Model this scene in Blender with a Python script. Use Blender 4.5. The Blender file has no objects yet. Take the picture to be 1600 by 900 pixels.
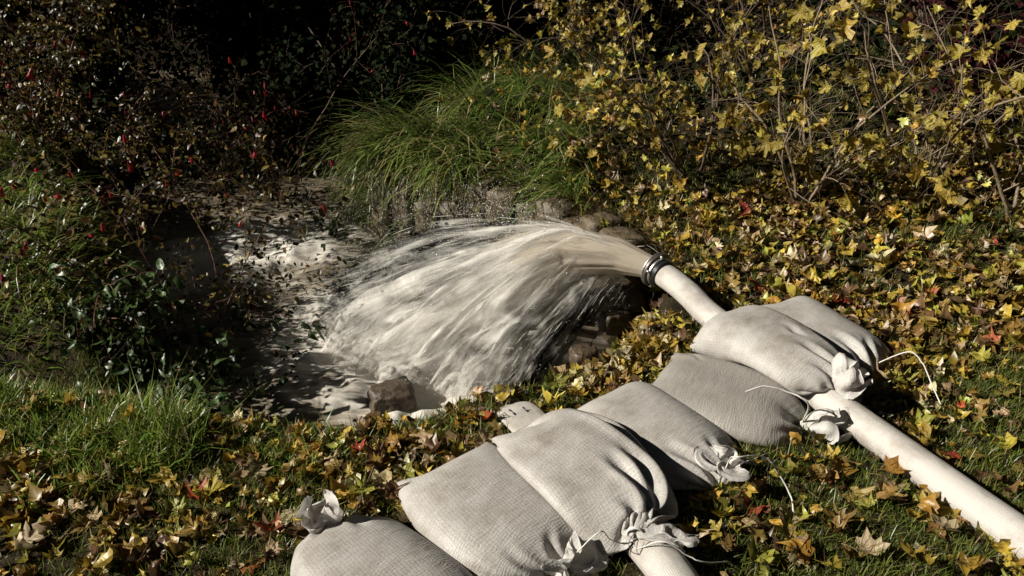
import bpy, math, random
import numpy as np
from mathutils import Vector, Matrix, noise as mnoise

R = math.radians
rng = np.random.default_rng(7)
random.seed(7)
sc = bpy.context.scene
col = sc.collection

# ---------------------------------------------------------------- camera
CAM_H, PITCH, FPX = 1.5, R(27), 1160.0
cam_d = bpy.data.cameras.new('camera')
cam_d.sensor_width = 36.0
cam_d.lens = 36.0 * FPX / 1600.0
cam_d.clip_start = 0.05
cam_d.clip_end = 400
cam = bpy.data.objects.new('camera', cam_d)
cam.location = (0, 0, CAM_H)
cam.rotation_euler = (math.pi / 2 - PITCH, 0, 0)
col.objects.link(cam)
sc.camera = cam

# ---------------------------------------------------------------- light: one hard low light from the left, dark surroundings
SUN_ELEV, SUN_AZ = R(31.5), R(8)      # light travels towards +X, a touch away from the camera
world = bpy.data.worlds.new('World'); sc.world = world; world.use_nodes = True
wn = world.node_tree.nodes; wl = world.node_tree.links
bg = wn['Background']
sky = wn.new('ShaderNodeTexSky'); sky.sky_type = 'NISHITA'; sky.sun_disc = False
sky.sun_elevation = SUN_ELEV
wl.new(sky.outputs[0], bg.inputs[0]); bg.inputs[1].default_value = 0.004
sun_d = bpy.data.lights.new('sun', 'SUN'); sun_d.energy = 5.0; sun_d.angle = R(0.6); sun_d.color = (1.0, 0.95, 0.85)
sun = bpy.data.objects.new('sun', sun_d); col.objects.link(sun)
ldir = Vector((math.cos(SUN_ELEV) * math.cos(SUN_AZ), math.cos(SUN_ELEV) * math.sin(SUN_AZ), -math.sin(SUN_ELEV)))
sun.rotation_euler = ldir.to_track_quat('-Z', 'Y').to_euler()
sun.location = (-6, 2, 6)
sky.sun_rotation = math.atan2(-ldir.x, -ldir.y)
vs = sc.view_settings
vs.view_transform = 'Standard'; vs.look = 'None'; vs.exposure = 0.5; vs.gamma = 1.0; vs.use_curve_mapping = False
cy = sc.cycles
cy.max_bounces = 5; cy.diffuse_bounces = 2; cy.glossy_bounces = 2; cy.transmission_bounces = 4
cy.transparent_max_bounces = 14
cy.use_adaptive_sampling = True; cy.adaptive_threshold = 0.025
cy.use_denoising = True
cy.sample_clamp_indirect = 4.0

# ---------------------------------------------------------------- helpers
def unproj(px, py, z=0.0):
    r = (px - 800) / FPX; u = (450 - py) / FPX
    d = np.array((r, math.cos(PITCH) + u * math.sin(PITCH), -math.sin(PITCH) + u * math.cos(PITCH)))
    t = (z - CAM_H) / d[2]
    return np.array((d[0] * t, d[1] * t, z))

def at_depth(px, py, y):
    """the point seen at a pixel of the photograph, y metres ahead of the camera"""
    r = (px - 800) / FPX; u = (450 - py) / FPX
    d = np.array((r, math.cos(PITCH) + u * math.sin(PITCH), -math.sin(PITCH) + u * math.cos(PITCH)))
    t = y / d[1]
    return np.array((d[0] * t, y, CAM_H + d[2] * t))

def sstep(a, b, x):
    t = np.clip((x - a) / (b - a), 0, 1)
    return t * t * (3 - 2 * t)

class Noise2:
    """smooth value noise on a lattice, vectorised"""
    def __init__(s, seed, n=64):
        s.n = n; s.t = np.random.default_rng(seed).random((n, n)) * 2 - 1
    def __call__(s, x, y):
        xi = np.floor(x).astype(int); yi = np.floor(y).astype(int)
        fx = x - xi; fy = y - yi
        fx = fx * fx * (3 - 2 * fx); fy = fy * fy * (3 - 2 * fy)
        n = s.n; a = s.t[xi % n, yi % n]; b = s.t[(xi + 1) % n, yi % n]
        c = s.t[xi % n, (yi + 1) % n]; d = s.t[(xi + 1) % n, (yi + 1) % n]
        return (a * (1 - fx) + b * fx) * (1 - fy) + (c * (1 - fx) + d * fx) * fy
def fbm(nz, x, y, octs=4):
    v = 0; a = 0.5; f = 1.0
    for i in range(octs):
        v = v + a * nz(x * f + 17.3 * i, y * f + 5.1 * i); a *= 0.5; f *= 2.03
    return v
N1, N2, N3 = Noise2(1), Noise2(2), Noise2(3)

def make_mesh(name, V, F, smooth=True, uv=None, colr=None):
    """V (n,3); F list of faces, or an (m,3)/(m,4) int array"""
    me = bpy.data.meshes.new(name)
    V = np.asarray(V, dtype=np.float32)
    if isinstance(F, np.ndarray):
        m, k = F.shape
        me.vertices.add(len(V)); me.vertices.foreach_set('co', V.ravel())
        me.loops.add(m * k); me.loops.foreach_set('vertex_index', F.astype(np.int32).ravel())
        me.polygons.add(m)
        me.polygons.foreach_set('loop_start', np.arange(0, m * k, k, dtype=np.int32))
        me.polygons.foreach_set('loop_total', np.full(m, k, dtype=np.int32))
        me.update(calc_edges=True)
    else:
        me.from_pydata(V.tolist(), [], F)
        me.update()
    if smooth:
        me.polygons.foreach_set('use_smooth', np.ones(len(me.polygons), dtype=bool))
    if uv is not None:
        li = np.empty(len(me.loops), dtype=np.int32); me.loops.foreach_get('vertex_index', li)
        l = me.uv_layers.new(name='UVMap'); l.data.foreach_set('uv', np.asarray(uv, dtype=np.float32)[li].ravel())
    if colr is not None:
        a = me.color_attributes.new('Col', 'FLOAT_COLOR', 'POINT')
        c = np.ones((len(V), 4), dtype=np.float32); c[:, :3] = colr
        a.data.foreach_set('color', c.ravel())
    return me

def obj(name, me, mat=None, parent=None, label=None, cat=None, group=None, kind=None):
    o = bpy.data.objects.new(name, me)
    col.objects.link(o)
    if mat is not None and me is not None and not me.materials:
        me.materials.append(mat)
    if parent is not None: o.parent = parent
    if label: o['label'] = label
    if cat: o['category'] = cat
    if group: o['group'] = group
    if kind: o['kind'] = kind
    return o
def empty(name, loc, label=None, cat=None, group=None, kind=None):
    o = obj(name, None, label=label, cat=cat, group=group, kind=kind)
    o.location = loc; o.empty_display_size = 0.05
    return o

def rebase(V, root):
    return np.asarray(V) - np.array(root.location)

class Soup:
    """collects small pieces into one mesh"""
    def __init__(s): s.V = []; s.F = []; s.C = []; s.U = []; s.n = 0
    def add(s, V, F, c=None, uv=None):
        V = np.asarray(V, dtype=np.float32)
        s.V.append(V); s.F.append(np.asarray(F) + s.n); s.n += len(V)
        if c is not None: s.C.append(np.broadcast_to(np.asarray(c, dtype=np.float32), (len(V), 3)))
        if uv is not None: s.U.append(uv)
    def mesh(s, name, off=None, smooth=True):
        V = np.concatenate(s.V); 
        if off is not None: V = V - np.asarray(off, dtype=np.float32)
        ks = {f.shape[1] for f in s.F}
        if len(ks) == 1: F = np.concatenate(s.F)
        else: F = [tuple(r) for f in s.F for r in f.tolist()]
        return make_mesh(name, V, F, smooth, np.concatenate(s.U) if s.U else None, np.concatenate(s.C) if s.C else None)

def tube(path, rad, nseg=8, caps=True, flat=None, twist=0.0):
    """swept tube: V, F(list), UV; rad scalar or array; flat (along) squashes the section in z"""
    P = np.asarray(path, dtype=float); n = len(P)
    rad = np.broadcast_to(np.asarray(rad, dtype=float), (n,))
    T = np.gradient(P, axis=0); T /= np.linalg.norm(T, axis=1)[:, None] + 1e-9
    up = np.array((0, 0, 1.0)) if abs(T[0, 2]) < 0.9 else np.array((0, 1.0, 0))
    V = np.empty((n, nseg, 3)); U = np.empty((n, nseg, 2))
    s = np.concatenate([[0], np.cumsum(np.linalg.norm(np.diff(P, axis=0), axis=1))])
    a = np.linspace(0, 2 * math.pi, nseg, endpoint=False)
    b = np.cross(up, T[0]); b /= np.linalg.norm(b)
    for i in range(n):
        b = b - T[i] * np.dot(b, T[i]); b /= np.linalg.norm(b) + 1e-9
        c = np.cross(T[i], b)
        fz = 1.0 if flat is None else flat[i]
        fw = 1.0 if flat is None else 1 + (1 - fz) * 0.5
        V[i] = P[i] + rad[i] * (np.cos(a)[:, None] * b * fw + np.sin(a)[:, None] * c * fz)
        U[i, :, 0] = s[i]; U[i, :, 1] = a / (2 * math.pi)
    i = np.arange(n - 1)[:, None] * nseg; j = np.arange(nseg)[None, :]; k = (j + 1) % nseg
    F = np.stack([i + j, i + k, i + nseg + k, i + nseg + j], -1).reshape(-1, 4)
    V = V.reshape(-1, 3); U = U.reshape(-1, 2)
    return V, F[:, ::-1], U

def spline(pts, n):
    """Catmull-Rom through the points"""
    P = np.asarray(pts, dtype=float)
    P = np.concatenate([[2 * P[0] - P[1]], P, [2 * P[-1] - P[-2]]])
    m = len(P) - 3
    t = np.linspace(0, m - 1e-9, n); i = t.astype(int); f = (t - i)[:, None]
    p0, p1, p2, p3 = P[i], P[i + 1], P[i + 2], P[i + 3]
    return 0.5 * (2 * p1 + (p2 - p0) * f + (2 * p0 - 5 * p1 + 4 * p2 - p3) * f ** 2 + (3 * p1 - p0 - 3 * p2 + p3) * f ** 3)

# ---------------------------------------------------------------- materials
def newmat(name):
    m = bpy.data.materials.new(name); m.use_nodes = True
    nt = m.node_tree
    return m, nt.nodes, nt.links, nt.nodes['Principled BSDF'], nt.nodes['Material Output']

def ramp(n, pos_col):
    r = n.new('ShaderNodeValToRGB'); e = r.color_ramp.elements
    while len(e) > 1: e.remove(e[-1])
    e[0].position = pos_col[0][0]; e[0].color = (*pos_col[0][1], 1)
    for p, c in pos_col[1:]:
        x = e.new(p); x.color = (*c, 1)
    return r

def leaf_mat(name, base=None, var=0.25, trans=0.35, rough=0.45, spec=0.4, attr=False, veins=False):
    """two-sided leaf: reflects and lets light through; colour varies by leaf"""
    m, n, l, b, out = newmat(name)
    if attr:
        a = n.new('ShaderNodeAttribute'); a.attribute_name = 'Col'; c = a.outputs['Color']
    else:
        oi = n.new('ShaderNodeObjectInfo'); h = n.new('ShaderNodeHueSaturation')
        h.inputs['Color'].default_value = (*base, 1)
        mr = n.new('ShaderNodeMapRange'); mr.inputs[3].default_value = 1 - var; mr.inputs[4].default_value = 1 + var
        l.new(oi.outputs['Random'], mr.inputs[0]); l.new(mr.outputs[0], h.inputs['Value'])
        mr2 = n.new('ShaderNodeMapRange'); mr2.inputs[3].default_value = 0.485; mr2.inputs[4].default_value = 0.515
        mul = n.new('ShaderNodeMath'); mul.operation = 'MULTIPLY'; mul.inputs[1].default_value = 7.31
        fr = n.new('ShaderNodeMath'); fr.operation = 'FRACT'
        l.new(oi.outputs['Random'], mul.inputs[0]); l.new(mul.outputs[0], fr.inputs[0]); l.new(fr.outputs[0], mr2.inputs[0])
        l.new(mr2.outputs[0], h.inputs['Hue'])
        c = h.outputs['Color']
    tc = n.new('ShaderNodeTexCoord')
    nz = n.new('ShaderNodeTexNoise'); nz.inputs['Scale'].default_value = 55; nz.inputs['Detail'].default_value = 3
    l.new(tc.outputs['Object'], nz.inputs[0])
    rp = ramp(n, [(0.35, (0.45, 0.36, 0.26)), (0.6, (1, 1, 1))]); l.new(nz.outputs[0], rp.inputs[0])
    mx = n.new('ShaderNodeMix'); mx.data_type = 'RGBA'; mx.blend_type = 'MULTIPLY'; mx.inputs[0].default_value = 0.55
    l.new(c, mx.inputs[6]); l.new(rp.outputs[0], mx.inputs[7]); c = mx.outputs[2]
    if veins:
        ua = n.new('ShaderNodeUVMap')
        wv = n.new('ShaderNodeTexWave'); wv.wave_type = 'RINGS'; wv.rings_direction = 'SPHERICAL'
        # veins: fine radial ribs from the stalk, by the leaf's own UV angle
        sx = n.new('ShaderNodeSeparateXYZ'); l.new(ua.outputs[0], sx.inputs[0])
        n.remove(wv)
        w = n.new('ShaderNodeMath'); w.operation = 'SINE'
        mm = n.new('ShaderNodeMath'); mm.operation = 'MULTIPLY'; mm.inputs[1].default_value = 6.283 * 5
        l.new(sx.outputs[0], mm.inputs[0]); l.new(mm.outputs[0], w.inputs[0])
        pw = n.new('ShaderNodeMath'); pw.operation = 'POWER'; pw.inputs[1].default_value = 14
        ab = n.new('ShaderNodeMath'); ab.operation = 'ABSOLUTE'; l.new(w.outputs[0], ab.inputs[0]); l.new(ab.outputs[0], pw.inputs[0])
        bp = n.new('ShaderNodeBump'); bp.inputs['Strength'].default_value = 0.5; bp.inputs['Distance'].default_value = 0.003
        l.new(pw.outputs[0], bp.inputs['Height']); l.new(bp.outputs[0], b.inputs['Normal'])
        mx3 = n.new('ShaderNodeMix'); mx3.data_type = 'RGBA'; mx3.blend_type = 'MULTIPLY'
        l.new(pw.outputs[0], mx3.inputs[0]); l.new(c, mx3.inputs[6]); mx3.inputs[7].default_value = (0.6, 0.5, 0.35, 1); c = mx3.outputs[2]
    l.new(c, b.inputs['Base Color']); b.inputs['Roughness'].default_value = rough
    b.inputs['Specular IOR Level'].default_value = spec
    if trans > 0:
        t = n.new('ShaderNodeBsdfTranslucent'); l.new(c, t.inputs[0])
        ms = n.new('ShaderNodeMixShader'); ms.inputs[0].default_value = trans
        l.new(b.outputs[0], ms.inputs[1]); l.new(t.outputs[0], ms.inputs[2]); l.new(ms.outputs[0], out.inputs[0])
    return m

def plain_mat(name, base, rough=0.6, metal=0.0, spec=0.5, noise=None, bump=0.0, bscale=60):
    m, n, l, b, out = newmat(name)
    b.inputs['Base Color'].default_value = (*base, 1); b.inputs['Roughness'].default_value = rough
    b.inputs['Metallic'].default_value = metal; b.inputs['Specular IOR Level'].default_value = spec
    if noise:
        tc = n.new('ShaderNodeTexCoord'); nz = n.new('ShaderNodeTexNoise')
        nz.inputs['Scale'].default_value = bscale; nz.inputs['Detail'].default_value = 5
        l.new(tc.outputs['Object'], nz.inputs[0])
        rp = ramp(n, [(0.3, base), (0.7, noise)]); l.new(nz.outputs[0], rp.inputs[0]); l.new(rp.outputs[0], b.inputs['Base Color'])
        if bump:
            bp = n.new('ShaderNodeBump'); bp.inputs['Strength'].default_value = bump; bp.inputs['Distance'].default_value = 0.01
            l.new(nz.outputs[0], bp.inputs['Height']); l.new(bp.outputs[0], b.inputs['Normal'])
    return m

def soil_mat():
    m, n, l, b, out = newmat('soil')
    tc = n.new('ShaderNodeTexCoord')
    nz = n.new('ShaderNodeTexNoise'); nz.inputs['Scale'].default_value = 9; nz.inputs['Detail'].default_value = 8; nz.inputs['Roughness'].default_value = 0.7
    l.new(tc.outputs['Object'], nz.inputs[0])
    rp = ramp(n, [(0.3, (0.010, 0.008, 0.004)), (0.5, (0.028, 0.021, 0.011)), (0.72, (0.055, 0.042, 0.022))])
    l.new(nz.outputs[0], rp.inputs[0]); l.new(rp.outputs[0], b.inputs['Base Color'])
    n2 = n.new('ShaderNodeTexNoise'); n2.inputs['Scale'].default_value = 70; n2.inputs['Detail'].default_value = 6
    l.new(tc.outputs['Object'], n2.inputs[0])
    bp = n.new('ShaderNodeBump'); bp.inputs['Strength'].default_value = 0.9; bp.inputs['Distance'].default_value = 0.02
    l.new(n2.outputs[0], bp.inputs['Height']); l.new(bp.outputs[0], b.inputs['Normal'])
    b.inputs['Roughness'].default_value = 0.95; b.inputs['Specular IOR Level'].default_value = 0.12
    return m

def fabric_mat(name, base, dirt, rib=150.0, rkl=0.24, wv=.15, tl=.10, spk=.8, wobble=.05):
    """woven polypropylene: fine ribs across and along, faint dirt"""
    m, n, l, b, out = newmat(name)
    uv = n.new('ShaderNodeUVMap'); sx = n.new('ShaderNodeSeparateXYZ'); l.new(uv.outputs[0], sx.inputs[0])
    def sine(sock, k):
        a = n.new('ShaderNodeMath'); a.operation = 'MULTIPLY'; a.inputs[1].default_value = k; l.new(sock, a.inputs[0])
        s = n.new('ShaderNodeMath'); s.operation = 'SINE'; l.new(a.outputs[0], s.inputs[0]); return s.outputs[0]
    nzw = n.new('ShaderNodeTexNoise'); nzw.inputs['Scale'].default_value = 14; nzw.inputs['Detail'].default_value = 3
    l.new(uv.outputs[0], nzw.inputs[0])
    wob = n.new('ShaderNodeMath'); wob.operation = 'MULTIPLY_ADD'; wob.inputs[1].default_value = wobble
    l.new(nzw.outputs[0], wob.inputs[0]); l.new(sx.outputs[1], wob.inputs[2])
    s1 = sine(wob.outputs[0], 6.283 * rib); s2 = sine(sx.outputs[0], 6.283 * rib * 0.8)
    ad = n.new('ShaderNodeMath'); ad.operation = 'MULTIPLY_ADD'; ad.inputs[1].default_value = 0.55; l.new(s2, ad.inputs[0]); l.new(s1, ad.inputs[2])
    nf = n.new('ShaderNodeTexNoise'); nf.inputs['Scale'].default_value = 110; nf.inputs['Detail'].default_value = 4
    l.new(uv.outputs[0], nf.inputs[0])
    ad2 = n.new('ShaderNodeMath'); ad2.operation = 'MULTIPLY_ADD'; ad2.inputs[1].default_value = 2.5; l.new(nf.outputs[0], ad2.inputs[0]); l.new(ad.outputs[0], ad2.inputs[2])
    bp = n.new('ShaderNodeBump'); bp.inputs['Strength'].default_value = wv; bp.inputs['Distance'].default_value = 0.0016
    l.new(ad2.outputs[0], bp.inputs['Height']); l.new(bp.outputs[0], b.inputs['Normal'])
    mpr = n.new('ShaderNodeMapping'); mpr.inputs['Scale'].default_value = (16, 55, 1); l.new(uv.outputs[0], mpr.inputs[0])
    nr = n.new('ShaderNodeTexNoise'); nr.inputs['Scale'].default_value = 1.0; nr.inputs['Detail'].default_value = 4; nr.inputs['Distortion'].default_value = 0.4; l.new(mpr.outputs[0], nr.inputs[0])
    bp2 = n.new('ShaderNodeBump'); bp2.inputs['Strength'].default_value = rkl; bp2.inputs['Distance'].default_value = 0.012
    l.new(nr.outputs[0], bp2.inputs['Height']); l.new(bp.outputs[0], bp2.inputs['Normal']); l.new(bp2.outputs[0], b.inputs['Normal'])
    tc = n.new('ShaderNodeTexCoord'); nz = n.new('ShaderNodeTexNoise'); nz.inputs['Scale'].default_value = 7; nz.inputs['Detail'].default_value = 7
    nz.inputs['Roughness'].default_value = 0.65
    l.new(tc.outputs['Object'], nz.inputs[0])
    rp = ramp(n, [(0.27, dirt), (0.43, tuple(.5 * (p + q) + .03 for p, q in zip(dirt, base))), (0.55, base)]); l.new(nz.outputs[0], rp.inputs[0])
    rib_c = ramp(n, [(0.0, (0.86, 0.86, 0.88)), (0.6, (1, 1, 1))])
    ms = n.new('ShaderNodeMapRange'); ms.inputs[1].default_value = -1.2; ms.inputs[2].default_value = 1.2; l.new(ad.outputs[0], ms.inputs[0]); l.new(ms.outputs[0], rib_c.inputs[0])
    mx = n.new('ShaderNodeMix'); mx.data_type = 'RGBA'; mx.blend_type = 'MULTIPLY'; mx.inputs[0].default_value = 0.8
    l.new(rp.outputs[0], mx.inputs[6]); l.new(rib_c.outputs[0], mx.inputs[7])
    sp_ = n.new('ShaderNodeTexNoise'); sp_.inputs['Scale'].default_value = 330; sp_.inputs['Detail'].default_value = 2; l.new(uv.outputs[0], sp_.inputs[0])
    spr = ramp(n, [(0.30, (0.62, 0.62, 0.63)), (0.5, (0.95, 0.95, 0.95)), (0.72, (1.22, 1.22, 1.22))]); l.new(sp_.outputs[0], spr.inputs[0])
    mx2 = n.new('ShaderNodeMix'); mx2.data_type = 'RGBA'; mx2.blend_type = 'MULTIPLY'; mx2.inputs[0].default_value = spk
    l.new(mx.outputs[2], mx2.inputs[6]); l.new(spr.outputs[0], mx2.inputs[7]); mx = mx2
    l.new(mx.outputs[2], b.inputs['Base Color'])
    b.inputs['Roughness'].default_value = 0.52; b.inputs['Specular IOR Level'].default_value = 0.35
    t = n.new('ShaderNodeBsdfTranslucent'); l.new(mx.outputs[2], t.inputs[0])
    mixs = n.new('ShaderNodeMixShader'); mixs.inputs[0].default_value = tl
    l.new(b.outputs[0], mixs.inputs[1]); l.new(t.outputs[0], mixs.inputs[2]); l.new(mixs.outputs[0], out.inputs[0])
    return m

M = {}
M['soil'] = soil_mat()
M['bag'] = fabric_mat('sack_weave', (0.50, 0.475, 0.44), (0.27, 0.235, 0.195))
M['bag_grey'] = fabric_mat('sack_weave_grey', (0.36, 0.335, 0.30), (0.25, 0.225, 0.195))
M['hose'] = fabric_mat('hose_weave', (0.62, 0.58, 0.53), (0.30, 0.25, 0.20), rib=190, rkl=0.16, wv=.3, spk=.6, wobble=.004)
M['neck'] = fabric_mat('sack_neck', (0.66, 0.63, 0.59), (0.50, 0.46, 0.41), tl=.22, spk=.5)
M['string'] = plain_mat('string', (0.62, 0.60, 0.55), 0.6)
M['wire'] = plain_mat('wire', (0.20, 0.20, 0.20), 0.35, metal=0.9)
M['rubber'] = plain_mat('rubber', (0.012, 0.012, 0.013), 0.4, spec=0.4)
M['alu'] = plain_mat('cast_aluminium', (0.62, 0.62, 0.60), 0.38, metal=0.85, noise=(0.42, 0.42, 0.40), bscale=90)
M['alu_dark'] = plain_mat('dull_aluminium', (0.10, 0.09, 0.075), 0.4, metal=0.6, noise=(0.16, 0.14, 0.12), bscale=60)
M['ink'] = plain_mat('black_print', (0.02, 0.018, 0.02), 0.7)
# ---------------------------------------------------------------- terrain
WATER_Z = -0.5
POOL = np.array([(.60, 3.02), (.64, 3.28), (.48, 3.62), (.20, 3.95), (-.16, 4.16), (-.52, 4.30), (-.80, 4.62), (-1.15, 5.2), (-1.8, 6.1),
                 (-2.8, 7.2), (-3.6, 8.6), (-4.2, 10.5), (-6.6, 10.5), (-5.4, 8.2), (-4.1, 6.5), (-3.0, 5.1), (-2.25, 4.3), (-1.9, 3.8), (-1.66, 3.36),
                 (-1.46, 2.95), (-1.28, 2.60), (-1.0, 2.36), (-.66, 2.28), (-.26, 2.34), (.02, 2.36), (.20, 2.50), (.42, 2.80)])
NOTCH = np.array([(-1.1, 2.40), (-1.55, 2.36), (-2.1, 2.56), (-2.8, 2.75)])

def seg_dist(px, py, poly, closed):
    d = np.full(px.shape, 1e9)
    m = len(poly)
    for i in range(m if closed else m - 1):
        a = poly[i]; b = poly[(i + 1) % m]; e = b - a
        t = np.clip(((px - a[0]) * e[0] + (py - a[1]) * e[1]) / (e @ e), 0, 1)
        d = np.minimum(d, np.hypot(px - a[0] - t * e[0], py - a[1] - t * e[1]))
    return d
def inside(px, py, poly):
    r = np.zeros(px.shape, dtype=bool); m = len(poly)
    for i in range(m):
        x1, y1 = poly[i]; x2, y2 = poly[(i + 1) % m]
        c = ((y1 > py) != (y2 > py)) & (px < (x2 - x1) * (py - y1) / (y2 - y1 + 1e-12) + x1)
        r ^= c
    return r
WALL = POOL[1:7]

def ground(x, y):
    x = np.asarray(x, dtype=float); y = np.asarray(y, dtype=float)
    d = seg_dist(x, y, POOL, True)
    d = np.where(inside(x, y, POOL), -d, d)
    # bank height
    hb = 0.02 * fbm(N1, x * 3, y * 3)
    hb = hb + 0.10 * np.exp(-(((x + 1.75) / .6) ** 2 + ((y - 2.05) / .33) ** 2))          # near left hummock
    hb = hb + sstep(3.9, 5.6, y) * sstep(-1.2, 0.2, x) * 0.30 + 0.04 * np.exp(-(((x - .15) / .5) ** 2 + ((y - 4.7) / .45) ** 2))   # mound behind the wall
    hb = hb + 0.30 * sstep(1.0, 3.5, x) * sstep(2.4, 5.5, y)
    hb = hb + sstep(-1.7, -3.4, x) * sstep(2.6, 4.5, y) * 0.22 - 0.12 * sstep(-2.4, -1.4, x) * (x < -1) * np.exp(-((y - 3.1) / .5) ** 2)
    hb = hb + 1.3 * sstep(7.5, 13, y) + 0.5 * sstep(4, 9, np.abs(x))
    hb = hb + sstep(5.5, 8, y) * 0.25 * sstep(-3, 0, x)
    # slope width: a wall-steep edge along the masonry, soft elsewhere
    dw = seg_dist(x, y, WALL, False)
    w = 0.10 + 0.42 * sstep(0.1, 0.6, dw)
    w = w * (1 - 0.25 * sstep(3.0, 2.6, y) * sstep(-1.5, -1.2, x) * sstep(-.2, -.5, x))
    w = w * (1 - 0.56 * sstep(-.5, 0, x) * sstep(3.3, 2.9, y))
    k = sstep(-0.06, 1.0, d / w)
    k = np.where(y < 2.9, np.clip(k * 1.0, 0, 1), k)
    h = (WATER_Z - 0.22) * (1 - k) + hb * k
    dn = seg_dist(x, y, NOTCH, False)
    h = h - 0.48 * np.exp(-(dn / 0.22) ** 2) * sstep(0, .3, d) 
    h = h + 0.010 * fbm(N2, x * 14, y * 14, 3) * k
    return h

def grid_patch(x0, x1, y0, y1, nx, ny):
    xs = np.linspace(x0, x1, nx); ys = np.linspace(y0, y1, ny)
    X, Y = np.meshgrid(xs, ys); Z = ground(X, Y)
    V = np.stack([X, Y, Z], -1).reshape(-1, 3)
    i = (np.arange(ny - 1)[:, None] * nx + np.arange(nx - 1)[None, :])
    F = np.stack([i, i + 1, i + nx + 1, i + nx], -1).reshape(-1, 4)
    return V, F
def warp(a, s, c, n):
    """sample positions: dense near c, wide at the ends"""
    t = np.linspace(-1, 1, n)
    return c + a * t * 0.12 + s * np.sign(t) * np.abs(t) ** 3.2
gx = np.concatenate([np.linspace(-60, -6, 28)[:-1], np.linspace(-6, -3, 41)[:-1], np.linspace(-3, 2.4, 200), np.linspace(2.4, 6, 49)[1:], np.linspace(6, 60, 28)[1:]])
gy = np.concatenate([np.linspace(-40, -1, 20)[:-1], np.linspace(-1, 1, 30)[:-1], np.linspace(1, 5, 160), np.linspace(5, 11, 100)[1:], np.linspace(11, 80, 34)[1:]])
X, Y = np.meshgrid(gx, gy); Z = ground(X, Y)
nx, ny = len(gx), len(gy)
i = (np.arange(ny - 1)[:, None] * nx + np.arange(nx - 1)[None, :])
GF = np.stack([i, i + 1, i + nx + 1, i + nx], -1).reshape(-1, 4)
obj('ground', make_mesh('ground', np.stack([X, Y, Z], -1).reshape(-1, 3), GF), M['soil'], label='dark soil banks sloping down to the stream', kind='structure')
# ---------------------------------------------------------------- support surface for the bags: ground, then hoses, then each layer of bags
HX0, HX1, HY0, HY1, HC = -1.1, 2.2, 0.5, 3.3, 0.01
hxs = np.arange(HX0, HX1, HC); hys = np.arange(HY0, HY1, HC)
SUP = ground(*np.meshgrid(hxs, hys, indexing='ij'))
GND = SUP.copy()
def sup_at(x, y, S):
    fx = np.clip((x - HX0) / HC, 0, len(hxs) - 1.001); fy = np.clip((y - HY0) / HC, 0, len(hys) - 1.001)
    i = fx.astype(int); j = fy.astype(int); fx = fx - i; fy = fy - j
    return (S[i, j] * (1 - fx) + S[i + 1, j] * fx) * (1 - fy) + (S[i, j + 1] * (1 - fx) + S[i + 1, j + 1] * fx) * fy
def sup_add(V):
    i = ((V[:, 0] - HX0) / HC + .5).astype(int); j = ((V[:, 1] - HY0) / HC + .5).astype(int)
    ok = (i >= 0) & (j >= 0) & (i < len(hxs)) & (j < len(hys))
    np.maximum.at(SUP, (i[ok], j[ok]), V[ok, 2])
def gz(x, y): return float(ground(np.array([x]), np.array([y]))[0])

# hoses first: they lie under the bags
HR = 0.053
def hose_path(pts, n): return spline(pts, n)
main_pts = [(2.05, -.15), (1.72, .55), (1.335, 1.40), (1.08, 1.98), (.90, 2.35), (.79, 2.60)]
zc = gz(.85, 2.45) + HR
main_pts = [(x, y, gz(x, y) + HR * 0.94) for x, y in main_pts] + [(.735, 2.70, zc + .03), (.685, 2.785, zc + .05), (.635, 2.865, zc + .06)]
MAIN = hose_path(main_pts, 240)
HV, HF, HU = tube(MAIN, HR, 48, flat=np.full(240, 0.95))
HU = HU * np.array((1.0, 2 * math.pi * HR))
sup_add(np.concatenate([HV, HV + (0.004, 0, 0), HV + (0, .004, 0)]))
second_pts = [(.62, .75), (.46, 1.10), (.36, 1.36), (.20, 1.66), (.075, 1.90), (.01, 2.01)]
second_pts = [(x, y, gz(x, y) + HR * (.82 - .50 * float(sstep(1.6, 1.95, y)))) for x, y in second_pts] + [(-.03, 2.07, -.03), (-.06, 2.12, -.12)]
SECOND = hose_path(second_pts, 160)
fl = 0.9 - 0.6 * sstep(1.55, 1.88, SECOND[:, 1])
SV, SF, SU = tube(SECOND, HR, 48, flat=fl)
SU = SU * np.array((1.0, 2 * math.pi * HR))
sup_add(np.concatenate([SV, SV + (0.004, 0, 0), SV + (0, .004, 0)]))

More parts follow.
